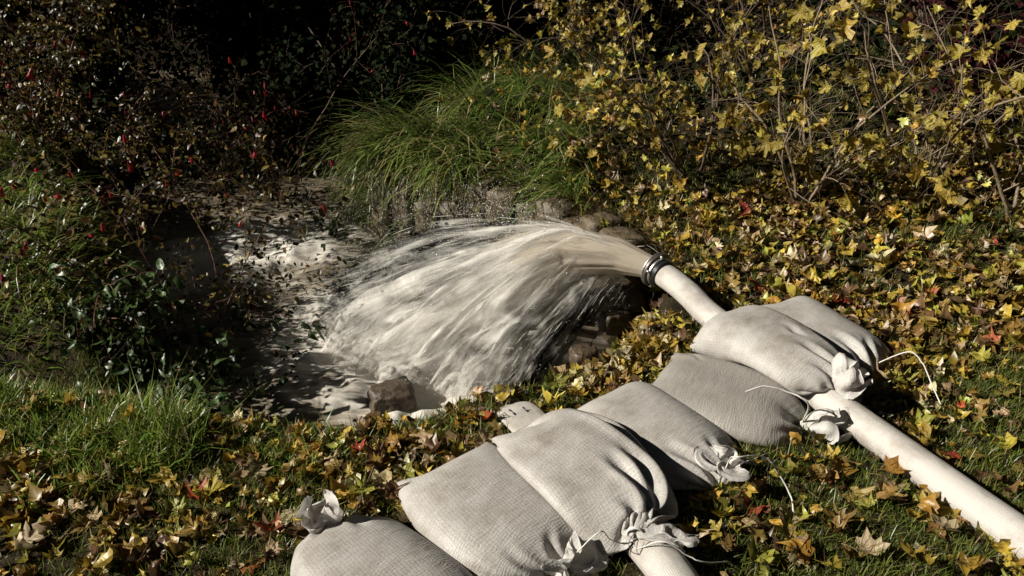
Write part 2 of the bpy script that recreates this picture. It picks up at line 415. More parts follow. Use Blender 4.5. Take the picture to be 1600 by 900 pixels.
# ---------------------------------------------------------------- sandbags: sewn tubes of cloth, filled, tied at the neck and let down on what carries them
NU, NV, VN = 80, 64, 60          # round, along, row of the tie
BAG_W, BAG_L = 0.36, 0.613
DU = 2 * BAG_W / NU; DV = BAG_L / NV
def run_bags(specs, steps=130, inner=5):
    B = len(specs)
    X = np.zeros((B, NU, NV, 3), dtype=np.float32)
    a = np.linspace(0, 2 * math.pi, NU, endpoint=False)
    v = np.arange(NV) * DV
    V0 = np.array([s['vol'] for s in specs], dtype=np.float32)
    scl = np.array([s.get('scale', 1.0) for s in specs], dtype=np.float32)
    r0 = np.random.default_rng(3)
    for k, s in enumerate(specs):
        # section: flat lens at the sewn end, rounder in the middle
        thick = 0.035 * np.sin(np.clip(v / (VN * DV), 0, 1) * math.pi) + 0.012
        tri = 2 * np.abs(((a / (2 * math.pi)) % 1.0) * 2 - 1) - 1           # -1..1 triangle across the width
        loc = np.zeros((NU, NV, 3))
        loc[:, :, 0] = (v - VN * DV * 0.5)[None, :]
        loc[:, :, 1] = tri[:, None] * BAG_W / 2
        loc[:, :, 2] = np.sin(a)[:, None] * thick[None, :] + r0.normal(0, .0012, (NU, NV))
        loc *= s.get('scale', 1.0)
        ca, sa = math.cos(s['rot']), math.sin(s['rot'])
        tl = s.get('roll', 0.0); pt = s.get('pitch', 0.0)
        y = loc[:, :, 1] * math.cos(tl) - loc[:, :, 2] * math.sin(tl); z = loc[:, :, 1] * math.sin(tl) + loc[:, :, 2] * math.cos(tl)
        x = loc[:, :, 0]
        x, z = x * math.cos(pt) - z * math.sin(pt), x * math.sin(pt) + z * math.cos(pt)
        X[k, :, :, 0] = s['c'][0] + x * ca - y * sa
        X[k, :, :, 1] = s['c'][1] + x * sa + y * ca
        X[k, :, :, 2] = z
        need = sup_at(X[k, :, :, 0], X[k, :, :, 1], SUP)[:, :VN]
        X[k, :, :, 2] += np.percentile(need - X[k, :, :VN, 2], s.get('drop', 82)) + 0.01
    Vel = np.zeros_like(X)
    FRW = (0.75 + 0.5 * r0.random((B, NU, 1))).astype(np.float32)
    sc_ = scl[:, None, None]
    du, dv, dd = DU * sc_, DV * sc_, math.hypot(DU, DV) * sc_
    ue = np.arange(0, NU, 2); uo = np.arange(1, NU, 2)
    mir = (-np.arange(NU)) % NU
    a4 = np.array([u for u in range(NU) if u % 4 < 2]); b4 = np.array([u for u in range(NU) if u % 4 >= 2])
    v4a = np.array([q for q in range(NV - 2) if q % 4 < 2]); v4b = np.array([q for q in range(NV - 2) if q % 4 >= 2])
    def proj(A, Bv, rest, ks, kc):
        d = Bv - A; l = np.sqrt((d * d).sum(-1)) + 1e-9
        e = (l - rest) / l
        c = d * (np.where(e > 0, ks, kc) * 0.5 * e)[..., None]
        return c
    def pair_u(sel, off, ks, kc, rest, sv=0):
        nb = (sel + off) % NU
        if sv == 0:
            c = proj(X[:, sel], X[:, nb], rest, ks, kc); X[:, sel] += c; X[:, nb] -= c
        elif sv > 0:
            c = proj(X[:, sel, :-1], X[:, nb, 1:], rest, ks, kc); X[:, sel, :-1] += c; X[:, nb, 1:] -= c
        else:
            c = proj(X[:, sel, 1:], X[:, nb, :-1], rest, ks, kc); X[:, sel, 1:] += c; X[:, nb, :-1] -= c
    dent = np.ones((B, NU, NV), dtype=np.float32)
    uu, vv_ = np.meshgrid(np.arange(NU) / NU, np.arange(NV) / VN, indexing='ij')
    for k, s in enumerate(specs):
        sd = s.get('seed', k) * 3.7
        cu = np.cos(uu * 6.283) * 1.1; su = np.sin(uu * 6.283) * 1.1
        dent[k] = 1 + s.get('lump', 1.3) * fbm(N2, cu * 1.4 + vv_ * 1.1 + sd, su * 1.4 - vv_ * 0.9 + sd, 3)
        dent[k] *= sstep(-.02, .16, vv_)
        for (u0, v0, v1, wd, am) in s.get('crease', []):
            dent[k] -= am * (.6 + .4 * np.sin(vv_ * 9)) * np.exp(-(((uu - u0 + .5) % 1 - .5) / wd) ** 2) * sstep(v0, v0 + .15, vv_) * sstep(v1 + .1, v1, vv_)
    GW = np.ones(NV, dtype=np.float32); GW[VN + 1:] = 0.5
    for st in range(steps):
        f = st / steps
        P0 = X.copy()
        # fill pressure (weight of the sand pushes more at the bottom)
        tu = np.roll(X, -1, 1) - np.roll(X, 1, 1)
        tv = np.empty_like(X); tv[:, :, 1:-1] = X[:, :, 2:] - X[:, :, :-2]; tv[:, :, 0] = 2 * (X[:, :, 1] - X[:, :, 0]); tv[:, :, -1] = 2 * (X[:, :, -1] - X[:, :, -2])
        nrm = np.cross(tu, tv) / 4
        ctr = X[:, :, :VN].mean((1, 2), keepdims=True)
        vol = ((X[:, :, :VN] - ctr) * nrm[:, :, :VN]).sum((1, 2, 3)) / 3
        sgn = np.sign(vol); vol = np.abs(vol)
        zt = X[:, :, :VN, 2].max((1, 2))
        pr = np.clip(1 - vol / V0, -0.05, 0.6)
        nh = nrm / (DU * DV * scl[:, None, None, None] ** 2) * sgn[:, None, None, None]
        amt = 0.028 * pr[:, None, None] + 0.0075 * np.clip(zt[:, None, None] - X[..., 2], 0, .3) / 0.2
        amt = amt * dent
        amt[:, :, VN - 18:VN] *= np.linspace(1, 0.0, 18)[None, None, :]
        amt[:, :, VN:] = 0
        Vel += nh * amt[..., None]
        Vel[..., 2] -= 0.0011 * GW
        Vel[:, :, :VN] += nh[:, :, :VN] * r0.normal(0, 0.0016 * max(0, 1 - 1.6 * f), (B, NU, VN, 1)).astype(np.float32)
        Vel[:, :, VN + 1:, :] += r0.normal(0, 0.0006 * (1 - f), Vel[:, :, VN + 1:, :].shape).astype(np.float32)
        sp = np.sqrt((Vel ** 2).sum(-1, keepdims=True)); Vel *= np.minimum(1, 0.012 / (sp + 1e-9))
        X += Vel
        rn = (0.115 * (1 - f / 0.45) + 0.017 * f / 0.45) if f < 0.45 else 0.017
        for it in range(inner):
            pair_u(ue, 1, 1.0, 0.5, du); pair_u(uo, 1, 1.0, 0.5, du)
            c = proj(X[:, :, 0:NV - 1:2], X[:, :, 1:NV:2], dv, 1.0, 0.5); X[:, :, 0:NV - 1:2] += c; X[:, :, 1:NV:2] -= c
            c = proj(X[:, :, 1:NV - 1:2], X[:, :, 2:NV:2], dv, 1.0, 0.5); X[:, :, 1:NV - 1:2] += c; X[:, :, 2:NV:2] -= c
            for sel in (ue, uo):
                pair_u(sel, 1, 0.5, 0.15, dd, 1); pair_u(sel, 1, 0.5, 0.15, dd, -1)
            if it % 2 == 0:
                pair_u(a4, 2, 0.0, 0.2, 2 * du); pair_u(b4, 2, 0.0, 0.2, 2 * du)
                for q in (v4a, v4b):
                    c = proj(X[:, :, q], X[:, :, q + 2], 2 * dv, 0.0, 0.2); X[:, :, q] += c; X[:, :, q + 2] -= c
            # sewn end
            s0 = 0.5 * (X[:, :, 0] + X[:, mir, 0]); X[:, :, 0] = s0
            # tie
            for row, rr in ((VN - 1, rn * 1.25), (VN, rn), (VN + 1, rn * 1.15)):
                cc = X[:, :, row].mean(1, keepdims=True); d = X[:, :, row] - cc
                l = np.sqrt((d * d).sum(-1, keepdims=True)) + 1e-9
                X[:, :, row] = cc + d * np.minimum(1, rr * scl[:, None, None] / l)
            for row in range(VN + 2, NV):
                g = (row - VN) / (NV - 1 - VN); rr = 0.018 + 0.050 * math.sin(min(1, g * 1.1) * math.pi * 0.72)
                cc = X[:, :, row].mean(1, keepdims=True); d = X[:, :, row] - cc
                l = np.sqrt((d * d).sum(-1, keepdims=True)) + 1e-9
                X[:, :, row] = cc + d * np.minimum(1, rr * FRW / l)
            # contact
            s = sup_at(X[..., 0], X[..., 1], SUP) + 0.002
            hit = X[..., 2] < s
            X[..., 2] = np.where(hit, np.minimum(s, X[..., 2] + 0.02), X[..., 2])
            X[..., 0] = np.where(hit, X[..., 0] * .35 + P0[..., 0] * .65, X[..., 0]); X[..., 1] = np.where(hit, X[..., 1] * .35 + P0[..., 1] * .65, X[..., 1])
        Vel = (X - P0) * (0.90 if f < 0.7 else 0.7)
    for _ in range(2):
        Lp = 0.25 * (np.roll(X, 1, 1)[:, :, 1:-1] + np.roll(X, -1, 1)[:, :, 1:-1] + X[:, :, 2:] + X[:, :, :-2]) - X[:, :, 1:-1]
        X[:, :, 1:-1] += 0.55 * Lp
    return X

def U(px, py, z): return unproj(px, py, z)[:2]
def spec(p0, p1, z, vol=0.0092, **k):
    """p0: pixel of the sewn end, p1: pixel of the tied neck, both at height z"""
    a = U(*p0, z); b = U(*p1, z); d = b - a
    return dict(c=(a + b) / 2, rot=math.atan2(d[1], d[0]), vol=vol, **k)
VK = 1.47
layer1 = {
    'A': spec((645, 945), (505, 790), .12, scale=.88, vol=.0082, seed=1),
    'B': spec((722, 694), (893, 858), .09, vol=.0098, scale=.95, seed=2),
    'D': spec((965, 612), (1115, 715), .08, vol=.0082, scale=.95, seed=3),
    'E': spec((1028, 560), (1268, 642), .08, vol=.0086, seed=4),
    'G': spec((1228, 446), (1388, 548), .10, vol=.0101, scale=.97, seed=5),
}
layer2 = {
    'C': spec((797, 622), (1003, 806), .19, vol=.0098, drop=75, scale=1.04, seed=6),
    'F': spec((1130, 458), (1318, 566), .20, vol=.0110, drop=75, scale=1.0, seed=8),
}
# folds pressed into the slack cloth: (u, v) start and end on the bag, width, depth
FOLDS = {
    'C': [((.185, .20), (.22, .98), .030, .034), ((.275, .48), (.25, 1.0), .020, .024), ((.33, .50), (.29, .98), .020, .022), ((.10, .5), (.17, 1.0), .016, .018), ((.40, .70), (.32, 1.0), .018, .014)],
    'F': [((.14, .55), (.20, 1.0), .018, .016), ((.30, .60), (.27, 1.0), .018, .016), ((.38, .72), (.30, 1.0), .016, .014), ((.22, .42), (.24, .56), .02, .010)],
    'B': [((.36, .80), (.26, 1.0), .018, .016), ((.30, .70), (.26, 1.0), .016, .012), ((.42, .62), (.34, .9), .02, .012), ((.15, .75), (.22, 1.), .018, .014)],
    'A': [((.40, .72), (.30, 1.0), .02, .014), ((.30, .66), (.27, 1.0), .018, .012), ((.16, .75), (.22, 1.0), .02, .014)],
    'D': [((.34, .62), (.28, 1.0), .02, .016), ((.18, .70), (.24, 1.0), .018, .014), ((.45, .70), (.36, 1.0), .02, .014)],
    'E': [((.40, .76), (.30, .98), .02, .018), ((.30, .80), (.27, 1.0), .018, .014), ((.02, .1), (.10, .25), .02, .008), ((.47, .08), (.40, .22), .02, .010)],
    'G': [((.22, .62), (.24, 1.0), .02, .020), ((.33, .55), (.29, 1.0), .022, .018), ((.12, .7), (.2, 1.0), .018, .014)],
}
def press_folds(q, key):
    uu, vv_ = np.meshgrid(np.arange(NU) / NU, np.arange(NV) / VN, indexing='ij')
    tu = np.roll(q, -1, 0) - np.roll(q, 1, 0); tv = np.gradient(q, axis=1)
    nr = np.cross(tu, tv); nr /= np.linalg.norm(nr, axis=-1, keepdims=True) + 1e-9
    c = q[:, :VN].mean((0, 1)); nr *= np.sign(((q - c) * nr)[:, :VN].sum())
    dsp = np.zeros((NU, NV))
    for (u0, v0), (u1, v1), wd, dp in FOLDS[key]:
        t = np.clip((vv_ - v0) / (v1 - v0), 0, 1); uc = u0 + (u1 - u0) * t + .008 * np.sin(t * 7 + u0 * 40)
        du_ = (uu - uc + .5) % 1 - .5; w_ = wd * (1 - .45 * t)
        env = sstep(v0 - .04, v0 + .16, vv_) * sstep(v1 + .03, v1 - .06, vv_)
        dsp += env * dp * 1.35 * (-np.exp(-(du_ / w_) ** 2) + .38 * np.exp(-((np.abs(du_) - 1.9 * w_) / (w_ * .8)) ** 2))
    rad = .006 * fbm(N1, uu * 26 + ord(key), vv_ * 1.2, 2) * sstep(.68, .92, vv_) * sstep(1.0, .97, vv_)
    q = q + nr * (dsp + rad)[..., None]
    for uc, amp in EARS.get(key, []):
        c0 = q[uc, 0].copy(); dr = c0 - c; dr[2] *= .2; dr /= np.linalg.norm(dr)
        d = np.linalg.norm(q - c0, axis=-1); q = q + dr * (amp * np.exp(-(d / .055) ** 2))[..., None]
    return q
EARS = {'B': [(0, .03), (NU // 2, .05)], 'C': [(0, .02), (NU // 2, .035)], 'E': [(0, .02), (NU // 2, .045)], 'D': [(NU // 2, .02)], 'F': [(NU // 2, .02)], 'A': [], 'G': [(0, .02)]}

# the gathered cloth beyond the tie: direction, length, shape (ball / tulip / flop)
NECK = {
    'A': ((-.12, .10, 1.0), .105, 'tulip'), 'B': ((.55, -.55, .75), .085, 'ruffle'), 'C': ((1.0, .10, .05), .12, 'flop'),
    'D': ((.30, .15, 1.0), .075, 'ruffle'), 'E': ((.85, -.35, .35), .11, 'tulip'), 'F': ((.85, -.20, .45), .085, 'ball'), 'G': ((.9, .05, -.05), .12, 'flop'),
}
BAGS = {}; SUPC = {}
for lay in (layer1, layer2):
    for q in lay.values(): q['vol'] *= VK
    Xs = run_bags(list(lay.values()))
    before = SUP.copy()
    for k, key in enumerate(lay):
        Xs[k] = press_folds(Xs[k], key)
        BAGS[key] = Xs[k]; SUPC[key] = before
        q = Xs[k].reshape(NU, NV, 3)[:, :VN + 1]
        fine = np.concatenate([q.reshape(-1, 3), (0.5 * (q + np.roll(q, -1, 0))).reshape(-1, 3), (0.5 * (q[:, 1:] + q[:, :-1])).reshape(-1, 3),
                               (0.25 * (q[:, 1:] + q[:, :-1] + np.roll(q, -1, 0)[:, 1:] + np.roll(q, -1, 0)[:, :-1])).reshape(-1, 3)])
        sup_add(fine)

def neck_cloth(q, key):
    dr, ln, shp = NECK[key]
    ring = q[:, VN].astype(float); c0 = ring.mean(0); ax = np.array(dr, dtype=float); ax /= np.linalg.norm(ax)
    e1 = np.cross(ax, (0, 0, 1.0)) if abs(ax[2]) < .9 else np.array((1.0, 0, 0)); e1 -= ax * (e1 @ ax); e1 /= np.linalg.norm(e1); e2 = np.cross(ax, e1)
    sd = sum(map(ord, key)) * 1.37
    rel = ring - c0
    n = 26; m = 120
    ph = np.arange(m) / m * 2 * math.pi
    g = np.linspace(0, 1, n)
    PH, G = np.meshgrid(ph, g, indexing='ij')
    if shp == 'ball': Rg = .016 + .046 * np.sin(np.clip(G * 1.05, 0, 1) * math.pi * .86); Hg = ln * (1 - np.cos(G * math.pi * .78)) / 1.7
    elif shp == 'tulip': Rg = .016 + .027 * np.sin(np.clip(G * 1.15, 0, 1) * math.pi * .62); Hg = ln * G ** .9
    elif shp == 'ruffle': Rg = .016 + .050 * G ** .8; Hg = ln * np.sin(G * 1.9) * .9
    else: Rg = .016 + .034 * G ** .7; Hg = ln * G
    f = (np.sin(3 * PH + sd + 1.2 * G) * .34 + np.sin(5 * PH + 2.3 * sd - 1.7 * G) * .26 + np.sin(8 * PH + .7 * sd + 2.2 * G) * .14 + np.sin(13 * PH + sd) * .03)
    fold = 1 + f * (0.45 + .75 * G)
    PHW = PH + .35 * np.sin(4 * PH + sd * .6 + 2 * G) * G
    Hw = Hg * (1 + .22 * np.sin(2 * PH + sd) * G + .16 * np.sin(5 * PH + 1.9 * sd) * G)
    r = Rg * np.clip(fold, .12, 2.2)
    fl = .45 if shp == 'flop' else 1.0
    V = c0 + ax * Hw[..., None] + r[..., None] * (np.cos(PHW)[..., None] * e1 + fl * np.sin(PHW)[..., None] * e2)
    cr = np.stack([fbm(N1, np.cos(PH) * 2 + sd, np.sin(PH) * 2 + G * 3, 3), fbm(N2, np.cos(PH) * 2 + sd, np.sin(PH) * 2 + G * 3, 3), fbm(N3, np.cos(PH) * 2 + sd, np.sin(PH) * 2 + G * 3, 3)], -1) * .026 * G[..., None]
    V = V + cr
    if shp == 'flop': V[..., 2] -= .035 * G ** 2
    s = sup_at(V[..., 0], V[..., 1], SUPC[key]) + .003
    V[..., 2] += np.clip(s + .012 * np.clip(f, 0, 1) * G - V[..., 2], 0, .045)
    V = np.concatenate([V, V[:1]], 0).transpose(1, 0, 2)
    UVm = np.stack(np.broadcast_arrays((np.arange(m + 1) * .006)[None, :], (g * ln)[:, None]), -1).reshape(-1, 2)
    i = np.arange(n - 1)[:, None] * (m + 1); j = np.arange(m)[None, :]
    F = np.stack([i + j, i + j + 1, i + m + j + 2, i + m + j + 1], -1).reshape(-1, 4)
    return V.reshape(-1, 3), F, UVm

def bag_mesh(name, q, r0, r1, off):
    """rows r0..r1 of the cloth tube"""
    V = q[:, r0:r1].transpose(1, 0, 2)                       # rows, round
    n = V.shape[0]
    # close the ring with a repeated column for clean UVs
    V = np.concatenate([V, V[:, :1]], 1); m = NU + 1
    u = np.arange(m) * DU; vv = np.arange(r0, r1) * DV
    UVm = np.stack(np.broadcast_arrays(u[None, :], vv[:, None]), -1).reshape(-1, 2)
    i = np.arange(n - 1)[:, None] * m; j = np.arange(m - 1)[None, :]
    F = np.stack([i + j, i + j + 1, i + m + j + 1, i + m + j], -1).reshape(-1, 4)
    me = make_mesh(name, V.reshape(-1, 3) - off, F, True, UVm)
    return me

def add_sub(o, lv=1):
    s = o.modifiers.new('smooth', 'SUBSURF'); s.levels = 0; s.render_levels = lv

LAB = {
    'A': 'lone sandbag apart from the heap, its white knot standing up',
    'B': 'plump ribbed sandbag at the front of the heap, sharp corner resting on leaves',
    'C': 'sandbag with a deep dark crease lying across the front two sandbags',
    'D': 'half shaded sandbag between the creased one and the darker grey one, trailing a long string',
    'E': 'darker grey sandbag with a pointed corner, leaning against the main hose',
    'F': 'sandbag lying on top of the main hose with a round white knot',
    'G': 'rearmost sandbag, half hidden behind the one on the hose',
}
ROOT = {}
for key, q in BAGS.items():
    body = q[:, :VN]
    base = np.array((body[..., 0].mean(), body[..., 1].mean(), body[..., 2].min()))
    r = empty('sandbag', base, LAB[key], 'sandbag', 'sandbags weighing down the hoses')
    ROOT[key] = r
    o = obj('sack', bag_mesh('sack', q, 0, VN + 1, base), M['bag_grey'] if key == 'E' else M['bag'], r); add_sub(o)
    nv_, nf_, nu_ = neck_cloth(q, key)
    gn = obj('gathered_neck', make_mesh('gathered_neck', nv_ - base, nf_, True, nu_), M['neck'], r)
    row = q[:NU // 2 + 1, 0]; out = q[:NU // 2 + 1, 0] - q[:NU // 2 + 1, 3]; out = out / (np.linalg.norm(out, axis=1, keepdims=True) + 1e-9)
    wv_ = .007 + .003 * np.sin(np.arange(len(row)) * .9)[:, None]
    V = np.concatenate([row + (0, 0, .0015), row + out * wv_ + (0, 0, .0015), row + out * wv_ - (0, 0, .001), row - (0, 0, .001)]); nn = len(row); i = np.arange(nn - 1)
    F = np.concatenate([np.stack([i + a * nn, i + 1 + a * nn, i + 1 + (a + 1) * nn, i + (a + 1) * nn], -1) for a in range(3)])
    obj('sewn_seam', make_mesh('sewn_seam', V - base, F, True, np.repeat(np.stack([np.arange(nn) * DU, np.zeros(nn)], -1), 4, 0).reshape(nn, 4, 2).transpose(1, 0, 2).reshape(-1, 2)), M['neck'], r)
    # tie round the neck
    ring = q[:, VN]; cc = ring.mean(0); ax = q[:, VN + 3].mean(0) - q[:, VN - 3].mean(0); ax /= np.linalg.norm(ax) + 1e-9
    b1 = np.cross(ax, (0, 0, 1)); b1 /= np.linalg.norm(b1) + 1e-9; b2 = np.cross(ax, b1)
    t = np.linspace(0, 2 * math.pi * 2.2, 40)
    pth = cc + 0.0205 * (np.cos(t)[:, None] * b1 + np.sin(t)[:, None] * b2) + ax * (t / t[-1] - .5)[:, None] * 0.010
    V, F, _ = tube(pth, 0.0024, 6)
    obj('tie', make_mesh('tie', V - base, F), M['string'], gn)
# ---------------------------------------------------------------- hoses
def hose_thing(V, F, UVh, base, label):
    r = empty('fire_hose', base, label, 'hose', 'hoses leading to the stream')
    o = obj('hose_body', make_mesh('hose_body', V - base, F, True, UVh), M['hose'], r)
    return r
base = np.array((MAIN[120][0], MAIN[120][1], MAIN[120][2] - HR))
hose1 = hose_thing(HV, HF, HU, base, 'white main hose running up from the corner to the coupling that spouts water')
base2 = np.array((SECOND[50][0], SECOND[50][1], SECOND[50][2] - HR))
hose2 = hose_thing(SV, SF, SU, base2, 'second hose under the front sandbags with black print on its flat end')
# ---------------------------------------------------------------- coupling on the main hose
def lathe(profile, c, ax, n=48):
    """profile (s along axis, r) closed loop -> ring"""
    ax = np.asarray(ax) / np.linalg.norm(ax)
    b1 = np.cross(ax, (0, 0, 1)); b1 /= np.linalg.norm(b1); b2 = np.cross(b1, ax)
    a = np.linspace(0, 2 * math.pi, n, endpoint=False)
    m = len(profile)
    V = np.concatenate([c + ax * s + r * (np.cos(a)[:, None] * b1 + np.sin(a)[:, None] * b2) for s, r in profile])
    i = np.arange(m)[:, None] * n; i2 = (np.arange(m)[:, None] + 1) % m * n
    j = np.arange(n)[None, :]; k = (j + 1) % n
    F = np.stack([i + j, i2 + j, i2 + k, i + k], -1).reshape(-1, 4)
    return V, F, b1, b2
def bevel_ring(s0, s1, r0, r1, e=0.003):
    return [(s0, r0), (s0, r1 - e), (s0 + e, r1), (s1 - e, r1), (s1, r1 - e), (s1, r0)]
NZ = MAIN[-1]; NAX = MAIN[-1] - MAIN[-3]; NAX /= np.linalg.norm(NAX)
coup = empty('hose_coupling', NZ - np.array((0, 0, .08)), 'round black and silver hose coupling that water bursts from', 'coupling')
cb = np.array(coup.location)
def flatten_smooth(o):
    o.data.shade_auto_smooth if False else None
def ring_part(name, prof, mat, par):
    V, F, b1, b2 = lathe(prof, NZ, NAX)
    me = make_mesh(name, V - cb, F, True); o = obj(name, me, mat, par)
    md = o.modifiers.new('edges', 'EDGE_SPLIT'); md.split_angle = R(32)
    return o
ring_part('rubber_collar', bevel_ring(-.028, .002, .051, .0605, .004), M['rubber'], coup)
sr = ring_part('silver_ring', bevel_ring(-.004, .014, .048, .0675), M['alu'], coup)
orng = ring_part('outer_ring', bevel_ring(.010, .026, .048, .0785), M['alu_dark'], coup)
ring_part('front_lip', bevel_ring(.026, .033, .048, .080, .002), M['alu'], coup)
ax = NAX; b1 = np.cross(ax, (0, 0, 1)); b1 /= np.linalg.norm(b1); b2 = np.cross(b1, ax)
for k in range(5):
    an = R(20 + 72 * k); rd = math.cos(an) * b1 + math.sin(an) * b2; tg = np.cross(ax, rd)
    c0 = NZ + rd * .071
    V = np.array([c0 + ax * (.010 + sx) + rd * sr_ + tg * st for sx in (-.012, .002) for sr_ in (-.0065, .006) for st in (-.005, .005)])
    F = np.array([(0, 1, 3, 2), (4, 6, 7, 5), (0, 4, 5, 1), (2, 3, 7, 6), (0, 2, 6, 4), (1, 5, 7, 3)])
    obj('lug', make_mesh('lug', V - cb, F, False), M['alu'], orng)

# ---------------------------------------------------------------- stream
def water_mat():
    m, n, l, b, out = newmat('muddy_water')
    at = n.new('ShaderNodeAttribute'); at.attribute_name = 'Col'
    sx = n.new('ShaderNodeSeparateColor'); l.new(at.outputs['Color'], sx.inputs[0])
    geo = n.new('ShaderNodeTexCoord')
    mp = n.new('ShaderNodeMapping'); mp.inputs['Rotation'].default_value = (0, 0, R(38)); mp.inputs['Scale'].default_value = (3.2, 9, 5)
    l.new(geo.outputs['Object'], mp.inputs[0])
    nz = n.new('ShaderNodeTexNoise'); nz.inputs['Scale'].default_value = 1.0; nz.inputs['Detail'].default_value = 7; nz.inputs['Roughness'].default_value = 0.6
    nz.inputs['Distortion'].default_value = 1.2
    l.new(mp.outputs[0], nz.inputs[0])
    # foam where the surface is churned: attribute red is how much, noise breaks it up
    ma = n.new('ShaderNodeMath'); ma.operation = 'MULTIPLY_ADD'; ma.inputs[1].default_value = 1.5; ma.inputs[2].default_value = -0.75
    l.new(nz.outputs[0], ma.inputs[0])
    ad = n.new('ShaderNodeMath'); ad.operation = 'ADD'; l.new(ma.outputs[0], ad.inputs[0]); l.new(sx.outputs[0], ad.inputs[1])
    mr = n.new('ShaderNodeMapRange'); mr.interpolation_type = 'SMOOTHSTEP'; mr.inputs[1].default_value = -0.1; mr.inputs[2].default_value = 1.2
    l.new(ad.outputs[0], mr.inputs[0])
    rp = ramp(n, [(0.0, (0.115, 0.090, 0.060)), (0.35, (0.23, 0.195, 0.145)), (1.0, (0.70, 0.66, 0.59))])
    l.new(mr.outputs[0], rp.inputs[0]); l.new(rp.outputs[0], b.inputs['Base Color'])
    rr = n.new('ShaderNodeMapRange'); rr.inputs[3].default_value = 0.17; rr.inputs[4].default_value = 0.7
    l.new(mr.outputs[0], rr.inputs[0]); l.new(rr.outputs[0], b.inputs['Roughness'])
    b.inputs['IOR'].default_value = 1.33
    n2 = n.new('ShaderNodeTexNoise'); n2.inputs['Scale'].default_value = 2.2; n2.inputs['Detail'].default_value = 5; l.new(mp.outputs[0], n2.inputs[0])
    bp = n.new('ShaderNodeBump'); bp.inputs['Strength'].default_value = 0.4; bp.inputs['Distance'].default_value = 0.04
    l.new(n2.outputs[0], bp.inputs['Height']); l.new(bp.outputs[0], b.inputs['Normal'])
    return m
M['water'] = water_mat()
wx = np.concatenate([np.linspace(-7, -2.6, 60)[:-1], np.linspace(-2.6, 1.0, 230)]); wy = np.concatenate([np.linspace(2.3, 5.2, 200)[:-1], np.linspace(5.2, 11, 60)])
X, Y = np.meshgrid(wx, wy)
LAND = np.array([unproj(*p, WATER_Z)[:2] for p in ((830, 600), (760, 628), (640, 612), (560, 580), (520, 540), (560, 480), (640, 450), (740, 470))])
dl = seg_dist(X, Y, LAND, True); dl = np.where(inside(X, Y, LAND), -dl, dl)
foam = np.clip(1.15 - dl / 0.40, 0, 1.25) * 0.9
w2 = unproj(375, 400, WATER_Z)
foam2 = 1.35 * np.exp(-(((X - w2[0]) * .75 + (Y - w2[1]) * .66) / .75) ** 2 - (((X - w2[0]) * -.66 + (Y - w2[1]) * .75) / .42) ** 2)
w3 = unproj(560, 525, WATER_Z)
foam3 = 0.75 * np.exp(-((X - w3[0]) ** 2 + (Y - w3[1]) ** 2) / .30 ** 2)
foam = np.maximum(np.maximum(foam, foam2), foam3) + 0.05 + .24 * sstep(6.5, 4.6, Y) * sstep(-.9, -.4, -np.abs(fbm(N2, X * 1.1 - Y * 1.1, (X + Y) * 3.0, 3)) * 2)
churn = np.clip(foam, 0, 1)
Z = WATER_Z + 0.085 * churn * (0.35 + fbm(N1, X * 3.6, Y * 3.6, 3)) + 0.016 * fbm(N2, X * 7, Y * 7, 3) + 0.022 * churn ** 2 * fbm(N3, X * 9, Y * 9, 3)
nx, ny = len(wx), len(wy)
i = (np.arange(ny - 1)[:, None] * nx + np.arange(nx - 1)[None, :])
F = np.stack([i, i + 1, i + nx + 1, i + nx], -1).reshape(-1, 4)
keep = (seg_dist(X, Y, POOL, True) < 0.35) | inside(X, Y, POOL)
kf = keep.ravel()[F].all(1)
obj('stream_water', make_mesh('stream_water', np.stack([X, Y, Z], -1).reshape(-1, 3), F[kf], True, colr=np.stack([foam, foam, foam], -1).reshape(-1, 3)),
    M['water'], label='muddy stream churned to pale foam where the hose pours in', kind='structure')

